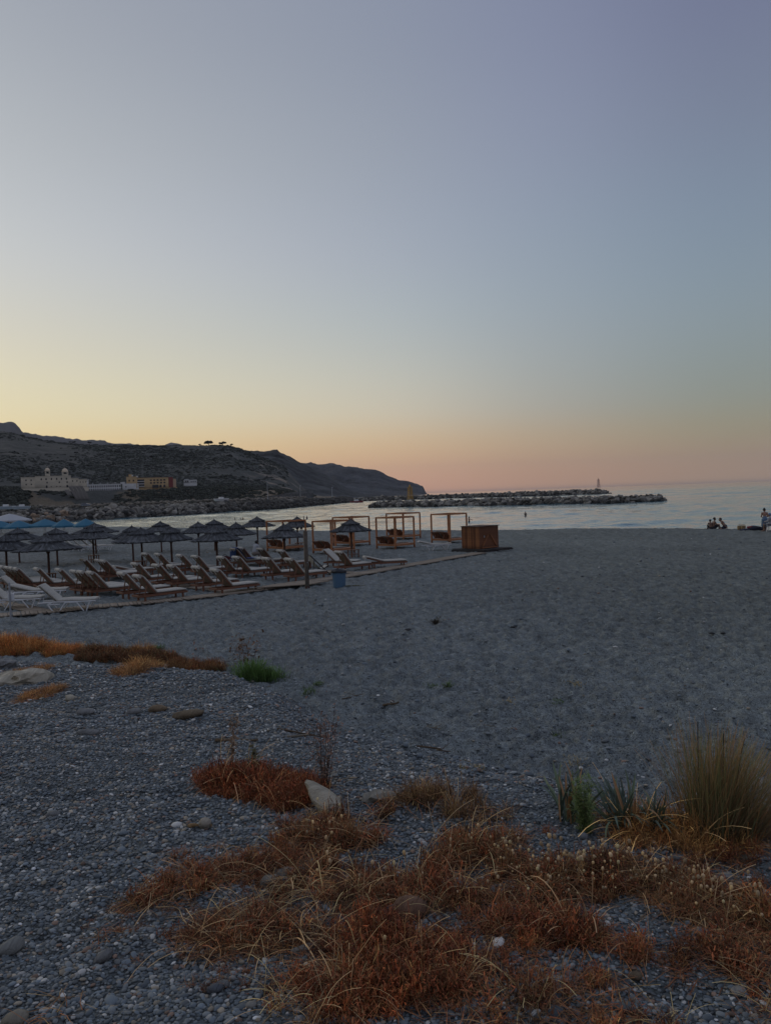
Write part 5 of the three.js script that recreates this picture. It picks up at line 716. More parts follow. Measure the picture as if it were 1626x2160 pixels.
// ellipses (photo pixels on the ground where the plants grow): x, y, half width, half height, strength
{ // loose pebbles
  const geos = [0, 1, 2, 3].map((i) => { const g = rock(1, rr(0.5, 0.68), rr(0.68, 0.92), i * 9.1 + 4, 1, 0.16); g.deleteAttribute('uv'); return g; }), L = [[], [], [], []];
  const add = (x, z, s, k) => {
    const q = rnd(), v = Math.exp(gauss() * 0.46), c = q < 0.07 ? [0.46, 0.45, 0.42] : q < 0.15 ? [0.25, 0.215, 0.165] : q < 0.19 ? [0.2, 0.13, 0.095] : q < 0.62 ? [0.115, 0.138, 0.155] : [0.17, 0.186, 0.19];
    L[k % 4].push([x, groundH(x, z) + s * 0.22, z, s * rr(0.8, 1.35), s * rr(0.7, 1), s * rr(0.8, 1.1), rnd() * 6.28, c.map((w) => Math.min(0.75, w * v)), gauss() * 0.35, gauss() * 0.35]);
  };
  let k = 0;
  for (let r = 1.7; r < 13.5;) {
    const sp = r < 4 ? 0.0175 : r < 7 ? 0.0215 : mix(0.025, 0.043, (r - 7) / 6.5);
    for (let a = -31; a < 31; a += (sp / r) / D2R) {
      const aa = (a + rr(-0.5, 0.5) * (sp / r) / D2R) * D2R, q = r + rr(-0.5, 0.5) * sp, x = Math.sin(aa) * q, z = -Math.cos(aa) * q, p = pebbliness(x, z), dense = 0.3 + 0.7 * sstep(-0.25, 0.12, fbm(x * 0.9, z * 0.9, 3));
      if (rnd() > p * mix(0.9, 1, dense)) continue;
      const big = Math.pow(rnd(), 5); add(x, z, sp * mix(0.28, 0.56, rnd()) * mix(0.75, 1, dense) + 0.008 * big + (rnd() < 0.0015 ? rr(0.008, 0.022) : 0), k++);
    }
    r += sp;
  }
  for (let i = 0; i < 15000; i++) { // scattered stones on the sand
    const a = rr(-30, 30) * D2R, r = 5 + 55 * Math.pow(rnd(), 1.7), x = Math.sin(a) * r, z = -Math.cos(a) * r, p = pebbliness(x, z); if (p > 0.7) continue; if (rnd() > 0.35 + 0.65 * (1 - sstep(8, 20, r))) continue;
    add(x, z, (0.009 + 0.012 * rnd() + 0.025 * Math.pow(rnd(), 8)) * (1 + r * 0.022), k++);
  }
  const pm = std(1, 1, 1, 0.72);
  const names = ['loose grey pebbles covering the bank in the foreground', 'grey and pale pebbles mixed over the foreground bank', 'small rounded stones strewn over the bank and sand', 'dark and light pebbles lying between the dry plants'];
  L.forEach((l, i) => tag(instanced('pebbles', geos[i], pm, l), names[i], 'pebbles'));
}
const stoneM = (r, g, b, s = 2) => std(r, g, b, 0.9, { map: rep(T.stone, s), bumpMap: rep(T.stoneBump, s * 1.3), bumpScale: 0.02 });
const limestone = stoneM(0.66, 0.6, 0.48), greyStone = stoneM(0.3, 0.305, 0.31), brownStone = stoneM(0.3, 0.22, 0.14), paleStone = stoneM(0.52, 0.5, 0.46), rustStone = stoneM(0.24, 0.13, 0.08, 3), blueStone = stoneM(0.17, 0.19, 0.225);
const stone = (px, py, w, hRatio, dRatio, m, label, o = {}) => { // w: width in photo pixels; py: foot of the stone
  const p = onGround(px, py), r = p.distanceTo(camera.position), s = (w * r / F) / 2, t = part('stone', rock(s, s * hRatio, s * dRatio, o.s ?? px * 0.37, 2, o.rough ?? 0.18, o.crease ?? 0), m, scene); t.position.set(p.x, p.y + s * hRatio * (o.sink ?? 0.45), p.z - s * 0.3); t.rotation.set(o.rx ?? 0, o.ry ?? rnd() * 0.6, o.rz ?? 0); return tag(t, label, 'stone'); };
stone(690, 1718, 112, 0.3, 0.42, limestone, 'long pale boulder lying slantwise at the right end of the red grass mat', { rz: -0.62, ry: -0.5, rough: 0.25, crease: 0.7, sink: 0.7 });
stone(792, 1694, 50, 0.5, 0.7, stoneM(0.42, 0.39, 0.33), 'rough pale rock between the slanting boulder and the brown grass', { rough: 0.35, crease: 0.6 }); stone(822, 1690, 34, 0.7, 0.8, stoneM(0.4, 0.37, 0.32), 'smaller rough pale rock touching the one left of the brown grass', { rough: 0.3, crease: 0.6 });
stone(432, 1750, 25, 0.9, 0.9, stoneM(0.56, 0.5, 0.41), 'smooth round cream pebble standing alone on the open gravel', { rough: 0.05, sink: 0.75 });
stone(862, 1945, 68, 0.72, 0.8, rustStone, 'rounded rust brown boulder among the dry red plants', { rough: 0.08, sink: 0.4 });
stone(332, 1505, 38, 0.5, 0.5, brownStone, 'square brown stone like a broken brick on the bank', { rough: 0.12, crease: 0.5 }); stone(395, 1515, 62, 0.32, 0.6, stoneM(0.2, 0.15, 0.095), 'flat brown lump of earth right of the square brown stone', { rough: 0.25 });
stone(36, 1446, 95, 0.42, 0.7, limestone, 'large pale weathered rock at the left edge of the bank', { rough: 0.5, crease: 0.5, sink: 0.3 }); stone(8, 1412, 40, 0.6, 0.8, greyStone, 'grey rock at the very left edge above the large pale rock', { rough: 0.4, crease: 0.5 });
stone(148, 1479, 19, 0.9, 0.9, limestone, 'small upright pale stone right of the large pale rock', {}); stone(180, 1508, 34, 0.45, 0.7, greyStone, 'grey flat stone below the small upright pale stone', {}); stone(280, 1510, 28, 0.6, 0.7, greyStone, 'grey stone left of the square brown stone', {});
stone(188, 1553, 46, 0.3, 0.4, greyStone, 'long low grey stone lying on the open bank', { rz: -0.12 }); stone(15, 2018, 52, 0.5, 0.6, stoneM(0.3, 0.31, 0.3), 'angular grey stone at the lower left edge', { rz: 0.3, crease: 0.6 }); stone(215, 2040, 42, 0.5, 0.45, greyStone, 'slanting wedge of grey stone in the lower left gravel', { rz: 0.55, crease: 0.5 });
stone(110, 1725, 30, 0.4, 0.6, greyStone, 'flat pale grey stone on the left gravel', {}); stone(452, 2100, 30, 0.6, 0.7, blueStone, 'dark rounded stone touching a paler one left of the straw tangle', {}); stone(470, 2088, 26, 0.5, 0.7, greyStone, 'paler flat stone leaning on a dark rounded one', {});
stone(530, 2134, 22, 0.6, 0.8, paleStone, 'smooth pale blue grey pebble near the bottom edge', { rough: 0.08 }); stone(490, 2070, 13, 0.8, 0.9, stoneM(0.66, 0.66, 0.64), 'small white pebble right of the dark rounded stone', { rough: 0.06 });
stone(30, 2166, 44, 0.6, 0.7, stoneM(0.4, 0.36, 0.29), 'pale brown stone cut by the bottom edge at the left', {}); stone(570, 1868, 44, 0.5, 0.6, stoneM(0.44, 0.4, 0.34), 'flat pale stone under the straw in the left centre', { crease: 0.5, rough: 0.3 }); stone(600, 1852, 40, 0.4, 0.6, stoneM(0.42, 0.4, 0.36), 'pale stone just behind the flat one under the straw', { crease: 0.5, rough: 0.3 });
stone(640, 2015, 36, 0.5, 0.6, stoneM(0.4, 0.37, 0.33), 'broken pale stone at the foot of the straw tangle', { crease: 0.5, rough: 0.35 }); stone(794, 1912, 23, 0.5, 0.75, stoneM(0.3, 0.34, 0.4), 'blue grey oval pebble left of the rust brown boulder', { rough: 0.06 }); stone(828, 1926, 24, 0.6, 0.7, stoneM(0.33, 0.36, 0.41), 'second blue grey pebble touching the rust brown boulder', { rough: 0.06 });
stone(1230, 1775, 20, 0.9, 0.8, stoneM(0.36, 0.38, 0.41), 'rounded grey stone below the feathery green plant', { rough: 0.08 }); stone(1430, 1818, 28, 0.5, 0.7, greyStone, 'grey stone on the gravel below the tall grass bush', {}); stone(1575, 1820, 36, 0.4, 0.6, stoneM(0.36, 0.33, 0.25), 'flat olive stone below the right end of the grass bush', {});
stone(1530, 1858, 26, 0.6, 0.8, stoneM(0.4, 0.41, 0.42), 'pale jagged stone in the right gravel', { crease: 0.5, rough: 0.3 }); stone(1402, 1966, 20, 0.5, 0.8, greyStone, 'smooth grey stone in the pebble gap of the right plants', {}); stone(1480, 1982, 28, 0.6, 0.7, stoneM(0.24, 0.26, 0.29), 'dark grey stone leaning beside the pebble gap at right', {});
stone(1560, 2100, 30, 0.5, 0.8, paleStone, 'pale rounded stone at the lower right edge', { rough: 0.1 }); stone(1562, 2075, 20, 0.5, 0.8, greyStone, 'flat grey stone just behind the pale rounded one at lower right', {}); stone(1345, 2066, 26, 0.6, 0.8, brownStone, 'brown stone half buried among the lower right plants', {});
stone(1320, 2140, 38, 0.5, 0.7, stoneM(0.2, 0.22, 0.23), 'dark stone pile among the plants at the bottom', {}); stone(900, 1640, 14, 0.6, 0.8, paleStone, 'small pale pebble on the sand behind the brown grass', {}); stone(1410, 1563, 10, 0.8, 0.8, paleStone, 'tiny pale stone on the sand left of the tall grass bush', {});

// driftwood and litter on the sand
const driftM = std(0.2, 0.14, 0.085, 0.95, { map: rep(T.wood, 3) }), paleDrift = std(0.32, 0.27, 0.2, 0.95, { map: rep(T.wood, 3) });
const stick = (px0, py0, px1, py1, r, m, label, bend = 0.1, twigs = 0) => { const a = onGround(px0, py0), b = onGround(px1, py1), L = a.distanceTo(b), c = a.clone().lerp(b, 0.5); const t = thing('driftwood', label, 'driftwood', [c.x, c.y, c.z]); a.sub(c); b.sub(c); const n = V(-(b.z - a.z), 0, b.x - a.x).normalize(), pts = [a, a.clone().lerp(b, 0.35).addScaledVector(n, bend * L), a.clone().lerp(b, 0.7).addScaledVector(n, -bend * 0.4 * L), b]; pts.forEach((p, i) => { p.y += r * (0.8 + (i % 2) * 0.5); });
  const g = tube(pts, r, 7, 14), p = g.attributes.position; for (let i = 0; i < p.count; i++) { const k = Math.floor(i / 8) / 14, w = 0.75 + 0.3 * vnoise(k * 9, i % 8) - 0.35 * k; const q = new THREE.CatmullRomCurve3(pts).getPoint(k); p.setXYZ(i, q.x + (p.getX(i) - q.x) * w, q.y + (p.getY(i) - q.y) * w, q.z + (p.getZ(i) - q.z) * w); } g.computeVertexNormals(); part('branch', g, m, t);
  for (let i = 0; i < twigs; i++) { const s = a.clone().lerp(b, rr(0.3, 0.9)); part('twig', bar(s.clone().add(V(0, r, 0)), s.clone().add(V(gauss() * L * 0.2, r + rr(0.01, 0.06), gauss() * L * 0.2)), r * 0.4, r * 0.15, 5), m, t); } };
stick(585, 1542, 690, 1560, 0.012, driftM, 'long dark driftwood branch lying behind the thin stalk plant', 0.06, 3); stick(600, 1560, 660, 1548, 0.012, paleDrift, 'pale stick crossing left of the thin stalk plant', 0.1); stick(808, 1494, 842, 1488, 0.03, driftM, 'short brown driftwood log on the sand in mid view', 0.05, 2); stick(722, 1476, 768, 1474, 0.012, driftM, 'dark twiggy driftwood left of the short brown log', 0.1, 4);
stick(880, 1578, 950, 1594, 0.011, driftM, 'brown bent stick on the sand right of centre', 0.12, 1); stick(505, 1480, 565, 1476, 0.008, paleDrift, 'thin pale stick on the bank below the green bush', 0.05); stick(398, 1753, 448, 1752, 0.016, std(0.24, 0.15, 0.07, 0.95), 'flat brown strip of bark under the cream pebble', 0.02); stick(455, 1566, 545, 1570, 0.018, driftM, 'brown driftwood piece at the foot of the leafy dry stalk', 0.05, 2);
stick(1020, 1530, 1046, 1538, 0.008, paleDrift, 'small pale stick on the open sand', 0.1); stick(910, 1532, 925, 1545, 0.011, paleDrift, 'pale crooked stick on the open sand above the bent brown one', 0.2, 1); stick(1160, 1862, 1232, 1902, 0.004, std(0.4, 0.28, 0.15, 0.9), 'long straight straw stalk lying on the gravel right of centre', 0.01);
const dark = std(0.05, 0.05, 0.05, 0.9); [[1500, 1345, 'dark lump of debris on the far right sand'], [1525, 1341, 'second dark lump of debris beside the first at far right'], [1082, 1326, 'small dark lump of debris on the middle sand'], [860, 1330, 'tiny dark scrap on the sand near the lone weed']].forEach(([x, y, l], i) => { const p = onGround(x, y), t = part('debris', rock(0.075, 0.025, 0.04, i + 40, 1, 0.3), dark, scene); t.position.set(p.x, p.y + 0.03, p.z); tag(t, l, 'debris'); });

// ribbons: thin curved stems and blades
function ribbons(list) {                         // [points, width, colour0, colour1]
  const pos = [], col = [];
  for (const [P, w, c0, c1, tip = 0.25] of list) {
    const n = P.length, a = P[n - 1].clone().sub(P[0]), side = V(a.z + rr(-0.5, 0.5) * a.y, rr(-0.3, 0.3) * a.length(), -a.x + rr(-0.5, 0.5) * a.y).normalize(); if (!(side.length() > 0.5)) side.set(1, 0, 0);
    for (let i = 0; i < n - 1; i++) { const k0 = i / (n - 1), k1 = (i + 1) / (n - 1), w0 = w * mix(1, tip, k0) / 2, w1 = w * mix(1, tip, k1) / 2, A = P[i].clone().addScaledVector(side, -w0), B = P[i].clone().addScaledVector(side, w0), Cc = P[i + 1].clone().addScaledVector(side, -w1), D = P[i + 1].clone().addScaledVector(side, w1);
      for (const [v, k] of [[A, k0], [B, k0], [Cc, k1], [B, k0], [D, k1], [Cc, k1]]) { pos.push(v.x, v.y, v.z); for (let q = 0; q < 3; q++) col.push(mix(c0[q], c1[q], k)); } }
  }
  const g = new THREE.BufferGeometry(); g.setAttribute('position', new THREE.BufferAttribute(new Float32Array(pos), 3)); g.setAttribute('color', new THREE.BufferAttribute(new Float32Array(col), 3)); g.computeVertexNormals(); return g;
}
const arc = (a, dir, len, droop, n = 4, wob = 0) => { const P = [], d = dir.clone().normalize(), p = a.clone(); for (let i = 0; i <= n; i++) { P.push(p.clone()); p.addScaledVector(d, len / n); d.y -= droop / n; d.x += gauss() * wob; d.z += gauss() * wob; d.normalize(); } return P; };
const jit = (c, s = 0.25) => { const k = Math.exp(gauss() * s); return c.map((v) => v * k); };
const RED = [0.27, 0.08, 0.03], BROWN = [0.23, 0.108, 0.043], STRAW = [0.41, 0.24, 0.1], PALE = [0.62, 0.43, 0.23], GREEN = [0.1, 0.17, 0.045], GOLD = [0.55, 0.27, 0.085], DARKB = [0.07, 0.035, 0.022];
const grassMat = std(1, 1, 1, 0.85, { vertexColors: true });
// clumps, instanced in a mat
const clump = {
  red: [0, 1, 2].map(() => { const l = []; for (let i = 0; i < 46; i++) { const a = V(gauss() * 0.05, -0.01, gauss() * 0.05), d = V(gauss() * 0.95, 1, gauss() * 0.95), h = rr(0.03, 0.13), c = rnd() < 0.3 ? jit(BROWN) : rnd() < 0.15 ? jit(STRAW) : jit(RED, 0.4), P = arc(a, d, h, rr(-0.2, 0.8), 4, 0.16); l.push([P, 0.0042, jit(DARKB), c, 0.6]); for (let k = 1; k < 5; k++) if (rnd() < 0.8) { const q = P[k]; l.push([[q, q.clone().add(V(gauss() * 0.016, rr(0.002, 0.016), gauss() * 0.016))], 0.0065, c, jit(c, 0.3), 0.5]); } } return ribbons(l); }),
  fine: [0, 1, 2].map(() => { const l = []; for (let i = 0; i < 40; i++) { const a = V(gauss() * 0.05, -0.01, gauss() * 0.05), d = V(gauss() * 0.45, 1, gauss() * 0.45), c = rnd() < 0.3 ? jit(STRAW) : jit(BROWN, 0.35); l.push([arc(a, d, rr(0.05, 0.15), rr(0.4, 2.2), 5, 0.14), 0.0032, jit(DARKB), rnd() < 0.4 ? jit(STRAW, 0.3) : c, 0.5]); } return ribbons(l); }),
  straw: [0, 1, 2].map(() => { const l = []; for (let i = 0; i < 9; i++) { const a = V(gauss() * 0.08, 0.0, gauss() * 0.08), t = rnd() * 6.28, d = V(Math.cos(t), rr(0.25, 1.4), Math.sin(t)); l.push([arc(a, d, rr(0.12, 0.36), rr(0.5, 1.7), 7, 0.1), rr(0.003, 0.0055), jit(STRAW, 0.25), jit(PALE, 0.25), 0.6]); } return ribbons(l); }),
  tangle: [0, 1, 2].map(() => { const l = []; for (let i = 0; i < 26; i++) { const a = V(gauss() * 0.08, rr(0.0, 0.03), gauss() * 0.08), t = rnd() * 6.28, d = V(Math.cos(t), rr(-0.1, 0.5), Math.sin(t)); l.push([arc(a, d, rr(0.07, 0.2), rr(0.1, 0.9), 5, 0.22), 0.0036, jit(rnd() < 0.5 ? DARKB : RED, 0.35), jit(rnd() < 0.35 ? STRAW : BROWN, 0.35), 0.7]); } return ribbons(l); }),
};
const headGeo = (() => { const l = [[arc(V(0, -0.01, 0), V(0.12, 1, 0.05), 0.13, 0.15, 4, 0.03), 0.0026, STRAW, STRAW, 0.9]], g = ribbons(l), r = rock(0.0075, 0.0112, 0.0075, 3, 1, 0.18).translate(0.014, 0.128, 0.006), n = r.attributes.position.count, c = new Float32Array(n * 3); for (let i = 0; i < n; i++) c.set([0.5, 0.36, 0.21].map((v) => v * (0.85 + 0.3 * hash(i, 3))), 3 * i); r.setAttribute('color', new THREE.BufferAttribute(c, 3)); r.deleteAttribute('uv'); return mergeGeometries([g, r]); })();
const TINTS = [[1, 1, 1], [1, 1, 1], [1.25, 1.2, 1.1], [0.72, 0.74, 0.76], [1.15, 1.3, 1.15], [0.55, 0.55, 0.55], [1.4, 1.35, 1.1]];
const tinted = (c) => { const t = TINTS[Math.floor(rnd() * TINTS.length)]; return c.map((w, i) => w * t[i]); };
function mat(name, label, cat, blobs, mixOf, o = {}) { // blobs: ellipses in photo pixels; mixOf: kind -> clumps per square metre
  const c = onGround(blobs[0][0], blobs[0][1]), t = thing(name, label, cat, [c.x, c.y, c.z]);
  for (const [kind, dens] of Object.entries(mixOf)) {
    const lists = [[], [], []];
    for (const [bx, by, hw, hh, k = 1] of blobs) {
      const a = onGround(bx - hw, by), b = onGround(bx + hw, by), f = onGround(bx, by + hh), e = onGround(bx, by - hh), rx = a.distanceTo(b) / 2, rz = o.rz ?? Math.hypot(f.x - e.x, f.z - e.z) / 2, ang = Math.atan2(b.z - a.z, b.x - a.x), m = o.rz ? a.clone().add(b).multiplyScalar(0.5) : a.clone().add(b).add(f).add(e).multiplyScalar(0.25), n = Math.min(6000, Math.round(Math.PI * rx * rz * dens * k));
      for (let i = 0; i < n; i++) { const q = Math.sqrt(rnd()) * (o.rz ? 1 : 1.3) * (1 + 0.3 * gauss() * 0.5), w = rnd() * 6.283, u = Math.cos(w) * q * rx, v = Math.sin(w) * q * rz, x = m.x + u * Math.cos(ang) - v * Math.sin(ang), z = m.z + u * Math.sin(ang) + v * Math.cos(ang);
        if (fbm(x * 3.1 + 11, z * 3.1, 3) < -0.1 + (o.gap ?? 0)) continue; const s = (o.scale ?? 1) * rr(0.65, 1.25) * mix(1, 0.62, clamp(q * q)); lists[i % 3].push([x - c.x, groundH(x, z) - c.y, z - c.z, s, s * (o.tall ?? 1) * rr(0.8, 1.2), s, rnd() * 6.28, jit(tinted(o.tint ?? [1, 1, 1]), 0.32), gauss() * 0.15, gauss() * 0.15]); }
    }
    const geos = kind === 'head' ? [headGeo, headGeo, headGeo] : clump[kind], nm = { red: 'red_stems', fine: 'dry_blades', straw: 'straw_stalks', tangle: 'dry_tangle', head: 'seed_heads' }[kind];
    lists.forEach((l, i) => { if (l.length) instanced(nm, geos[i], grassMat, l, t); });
  }
  return t;
}
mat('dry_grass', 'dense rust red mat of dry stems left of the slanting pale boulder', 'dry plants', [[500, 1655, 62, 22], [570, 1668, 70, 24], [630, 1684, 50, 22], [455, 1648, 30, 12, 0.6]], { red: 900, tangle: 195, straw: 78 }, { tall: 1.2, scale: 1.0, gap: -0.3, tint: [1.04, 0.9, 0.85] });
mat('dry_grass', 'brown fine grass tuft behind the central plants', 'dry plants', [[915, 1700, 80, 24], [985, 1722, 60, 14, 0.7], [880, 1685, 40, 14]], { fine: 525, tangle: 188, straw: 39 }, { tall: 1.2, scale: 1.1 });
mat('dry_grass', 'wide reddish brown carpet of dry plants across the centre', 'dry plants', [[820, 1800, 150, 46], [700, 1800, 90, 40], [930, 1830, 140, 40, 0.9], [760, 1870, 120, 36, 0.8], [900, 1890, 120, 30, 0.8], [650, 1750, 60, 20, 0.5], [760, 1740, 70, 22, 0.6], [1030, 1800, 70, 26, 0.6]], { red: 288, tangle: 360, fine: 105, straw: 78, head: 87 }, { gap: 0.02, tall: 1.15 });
mat('dry_grass', 'tongue of dry red and brown plants pointing left onto the gravel', 'dry plants', [[560, 1830, 60, 20], [460, 1850, 75, 18], [385, 1880, 60, 18], [320, 1910, 40, 26]], { red: 252, tangle: 360, straw: 52 }, { gap: 0.02 });
mat('dry_grass', 'loose tangle of pale straw in the left centre', 'dry plants', [[560, 1965, 120, 42], [640, 1900, 60, 26, 0.7], [490, 1985, 60, 26, 0.8], [640, 1985, 60, 30, 0.7], [700, 1930, 50, 30, 0.6]], { tangle: 420, straw: 130, fine: 60, red: 120 }, { gap: 0.0, scale: 1.1 });
mat('dry_grass', 'thick upright clump of dark red dry plants at the bottom centre', 'dry plants', [[790, 2010, 90, 50], [840, 2080, 110, 50], [760, 2090, 70, 40], [930, 2060, 60, 50, 0.8]], { red: 540, tangle: 225, fine: 150, straw: 52, head: 10 }, { tall: 1.15, scale: 1.0, gap: -0.08, tint: [1.04, 0.92, 0.86] });
mat('dry_grass', 'brown carpet with pale egg shaped seed heads right of centre', 'dry plants', [[1180, 1850, 120, 46], [1080, 1840, 60, 26], [1300, 1860, 100, 34, 0.8], [1120, 1900, 70, 24, 0.8]], { tangle: 420, fine: 128, red: 180, head: 627, straw: 34 }, { gap: -0.02 });
mat('dry_grass', 'brown seed headed carpet reaching the right edge', 'dry plants', [[1430, 1900, 110, 34], [1540, 1930, 110, 38], [1620, 1960, 60, 40], [1380, 1940, 80, 20, 0.6]], { tangle: 420, fine: 150, red: 156, head: 361, straw: 52 }, { gap: 0.0 });
mat('dry_grass', 'red dry plants in the lower right between the pebble gaps', 'dry plants', [[1180, 1985, 75, 46], [1290, 2030, 120, 46], [1430, 2040, 100, 40], [1060, 1960, 60, 26, 0.6]], { red: 384, tangle: 315, fine: 135, straw: 52 }, { gap: 0.04, tall: 1.1, tint: [1.04, 0.93, 0.88] });
mat('dry_grass', 'scattered thin dry stems along the bottom edge, right half', 'dry plants', [[1100, 2120, 160, 60, 0.6], [1400, 2120, 160, 60, 0.8], [1580, 2070, 80, 70, 0.8]], { tangle: 172, red: 132, straw: 52, fine: 68 }, { gap: 0.06 });
mat('dry_grass', 'scattered straw and red stems along the bottom edge left of centre', 'dry plants', [[680, 2120, 90, 50, 1], [560, 2150, 90, 24, 0.4]], { tangle: 210, red: 120, straw: 117, fine: 90 }, { gap: 0.0, scale: 1.05 });
mat('dry_grass', 'thin scraps of dry stems in the lower left gravel', 'dry plants', [[60, 2140, 90, 24, 0.8], [160, 2120, 50, 16, 0.6], [280, 2070, 60, 12, 0.4], [330, 1990, 50, 16, 0.35], [150, 2050, 30, 8, 0.3], [10, 2060, 20, 10, 1], [200, 2150, 60, 14, 0.5]], { tangle: 150, straw: 52 }, { gap: 0.02 });
mat('dry_grass', 'sparse dry sprigs rising from the gravel before the slanting boulder', 'dry plants', [[735, 1760, 40, 40, 0.8], [700, 1740, 30, 20, 0.8]], { red: 45, fine: 30, straw: 12 }, { tall: 1.9, scale: 1.0 });
mat('dry_grass', 'dry brown scraps at the right edge below the grass bush', 'dry plants', [[1600, 1760, 60, 40, 0.9], [1610, 1850, 40, 30, 0.4]], { red: 180, tangle: 195 }, { gap: 0.0 });
mat('dry_grass', 'thin litter of broken dry stems scattered over the gravel between all the near mats', 'dry plants', [[900, 1830, 420, 60], [1250, 1950, 420, 90], [700, 1960, 360, 110, 0.8], [1000, 2080, 520, 90, 0.9], [1500, 2040, 220, 110]], { tangle: 85, red: 70, straw: 9 }, { gap: 0.02, scale: 0.8, tall: 0.8 });
// plants along the crest of the bank at the left
mat('dry_grass', 'tall golden brown dry grass at the left edge of the bank crest', 'dry plants', [[40, 1372, 75, 10], [0, 1375, 60, 10]], { fine: 315, tangle: 30, red: 54 }, { rz: 0.45, scale: 2.1, tall: 1.5, tint: [2.1, 1.9, 1.5], gap: -0.4 });
mat('dry_grass', 'smaller golden tuft right of the tall golden grass on the crest', 'dry plants', [[135, 1376, 34, 6]], { fine: 390, red: 72 }, { rz: 0.45, scale: 1.6, tall: 1.3, tint: [2.1, 1.9, 1.5], gap: -0.4 });
mat('dry_grass', 'dark brown bushy dry plants in the middle of the bank crest', 'dry plants', [[240, 1388, 60, 8], [320, 1398, 60, 8], [200, 1384, 28, 6]], { red: 336, fine: 98 }, { rz: 0.45, scale: 1.8, tall: 1.25, tint: [0.8, 1.0, 1.1], gap: -0.35 });
mat('dry_grass', 'golden tuft sticking up behind the dark bushy plants on the crest', 'dry plants', [[298, 1380, 22, 4]], { fine: 375 }, { rz: 0.45, scale: 1.8, tall: 1.3, tint: [1.9, 1.8, 1.4], gap: -0.4 });
mat('dry_grass', 'pale dry cushion on the gravel in front of the crest plants', 'dry plants', [[292, 1412, 28, 7]], { fine: 375, tangle: 150 }, { rz: 0.45, scale: 1.15, tint: [1.9, 1.9, 1.8], gap: -0.4 });
mat('dry_grass', 'thin brown grass between dark bushes and green bush on the crest', 'dry plants', [[430, 1414, 45, 8], [385, 1406, 30, 6]], { fine: 195, red: 78 }, { rz: 0.45, scale: 1.5, tall: 1.3, gap: -0.3 });
mat('dry_grass', 'orange dry grass lying on the large pale rock at left', 'dry plants', [[55, 1420, 34, 9], [85, 1468, 26, 7]], { fine: 375, tangle: 225 }, { rz: 0.45, scale: 0.75, tint: [1.7, 1.6, 1.4], gap: -0.3 });
mat('dry_grass', 'yellowed grass under the tall grass bush at right', 'dry plants', [[1440, 1770, 110, 22], [1330, 1750, 60, 22, 0.8], [1500, 1790, 80, 18, 0.8]], { fine: 420, straw: 78, tangle: 195 }, { scale: 1.05, tall: 1.1, tint: [1.7, 1.6, 1.3], gap: -0.05 });

// single plants with stems and leaves of their own
const plant = (name, label, cat, px, py) => { const p = onGround(px, py); return thing(name, label, cat, [p.x, p.y - 0.01, p.z]); };
const atP = (t) => t.position.distanceTo(camera.position) / F; // metres per photo pixel at a plant
{ // tall grass bush at right
  const t = plant('grass_bush', 'tall green and brown wispy grass bush at the right edge of the bank', 'bush', 1500, 1784), u = atP(t), l = [], d = [], s = [];
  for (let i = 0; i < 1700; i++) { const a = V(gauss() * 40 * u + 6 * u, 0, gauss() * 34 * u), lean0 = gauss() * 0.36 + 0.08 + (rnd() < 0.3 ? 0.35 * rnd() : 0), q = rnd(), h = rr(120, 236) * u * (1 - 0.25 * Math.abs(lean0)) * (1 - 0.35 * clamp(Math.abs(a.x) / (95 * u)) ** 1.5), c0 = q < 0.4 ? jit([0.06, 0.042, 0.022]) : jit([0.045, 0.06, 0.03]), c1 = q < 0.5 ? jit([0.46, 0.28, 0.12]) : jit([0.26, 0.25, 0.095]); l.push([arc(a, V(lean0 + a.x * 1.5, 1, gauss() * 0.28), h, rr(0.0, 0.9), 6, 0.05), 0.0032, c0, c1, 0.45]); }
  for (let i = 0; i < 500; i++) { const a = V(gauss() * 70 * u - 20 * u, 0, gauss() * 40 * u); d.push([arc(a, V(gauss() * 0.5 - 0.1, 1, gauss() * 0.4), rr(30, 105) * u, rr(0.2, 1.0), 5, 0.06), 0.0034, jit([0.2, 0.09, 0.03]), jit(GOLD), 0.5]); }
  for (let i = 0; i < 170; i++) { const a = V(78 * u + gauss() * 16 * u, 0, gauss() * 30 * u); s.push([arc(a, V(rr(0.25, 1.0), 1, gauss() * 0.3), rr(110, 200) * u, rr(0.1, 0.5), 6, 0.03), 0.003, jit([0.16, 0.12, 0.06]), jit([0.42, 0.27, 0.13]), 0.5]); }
  part('green_blades', ribbons(l), grassMat, t).userData.kind = 'stuff'; part('dry_blades', ribbons(d), grassMat, t).userData.kind = 'stuff'; part('leaning_blades', ribbons(s), grassMat, t).userData.kind = 'stuff';
  for (const [x, h, ln] of [[-20, 225, -0.02], [14, 205, 0.08], [38, 190, 0.1]]) part('dark_stalk', tube(arc(V(x * u, 0, gauss() * 0.02), V(ln, 1, 0), h * u, 0.05, 6, 0.045), 0.0026, 5, 10), std(0.03, 0.028, 0.02, 0.8), t);
}
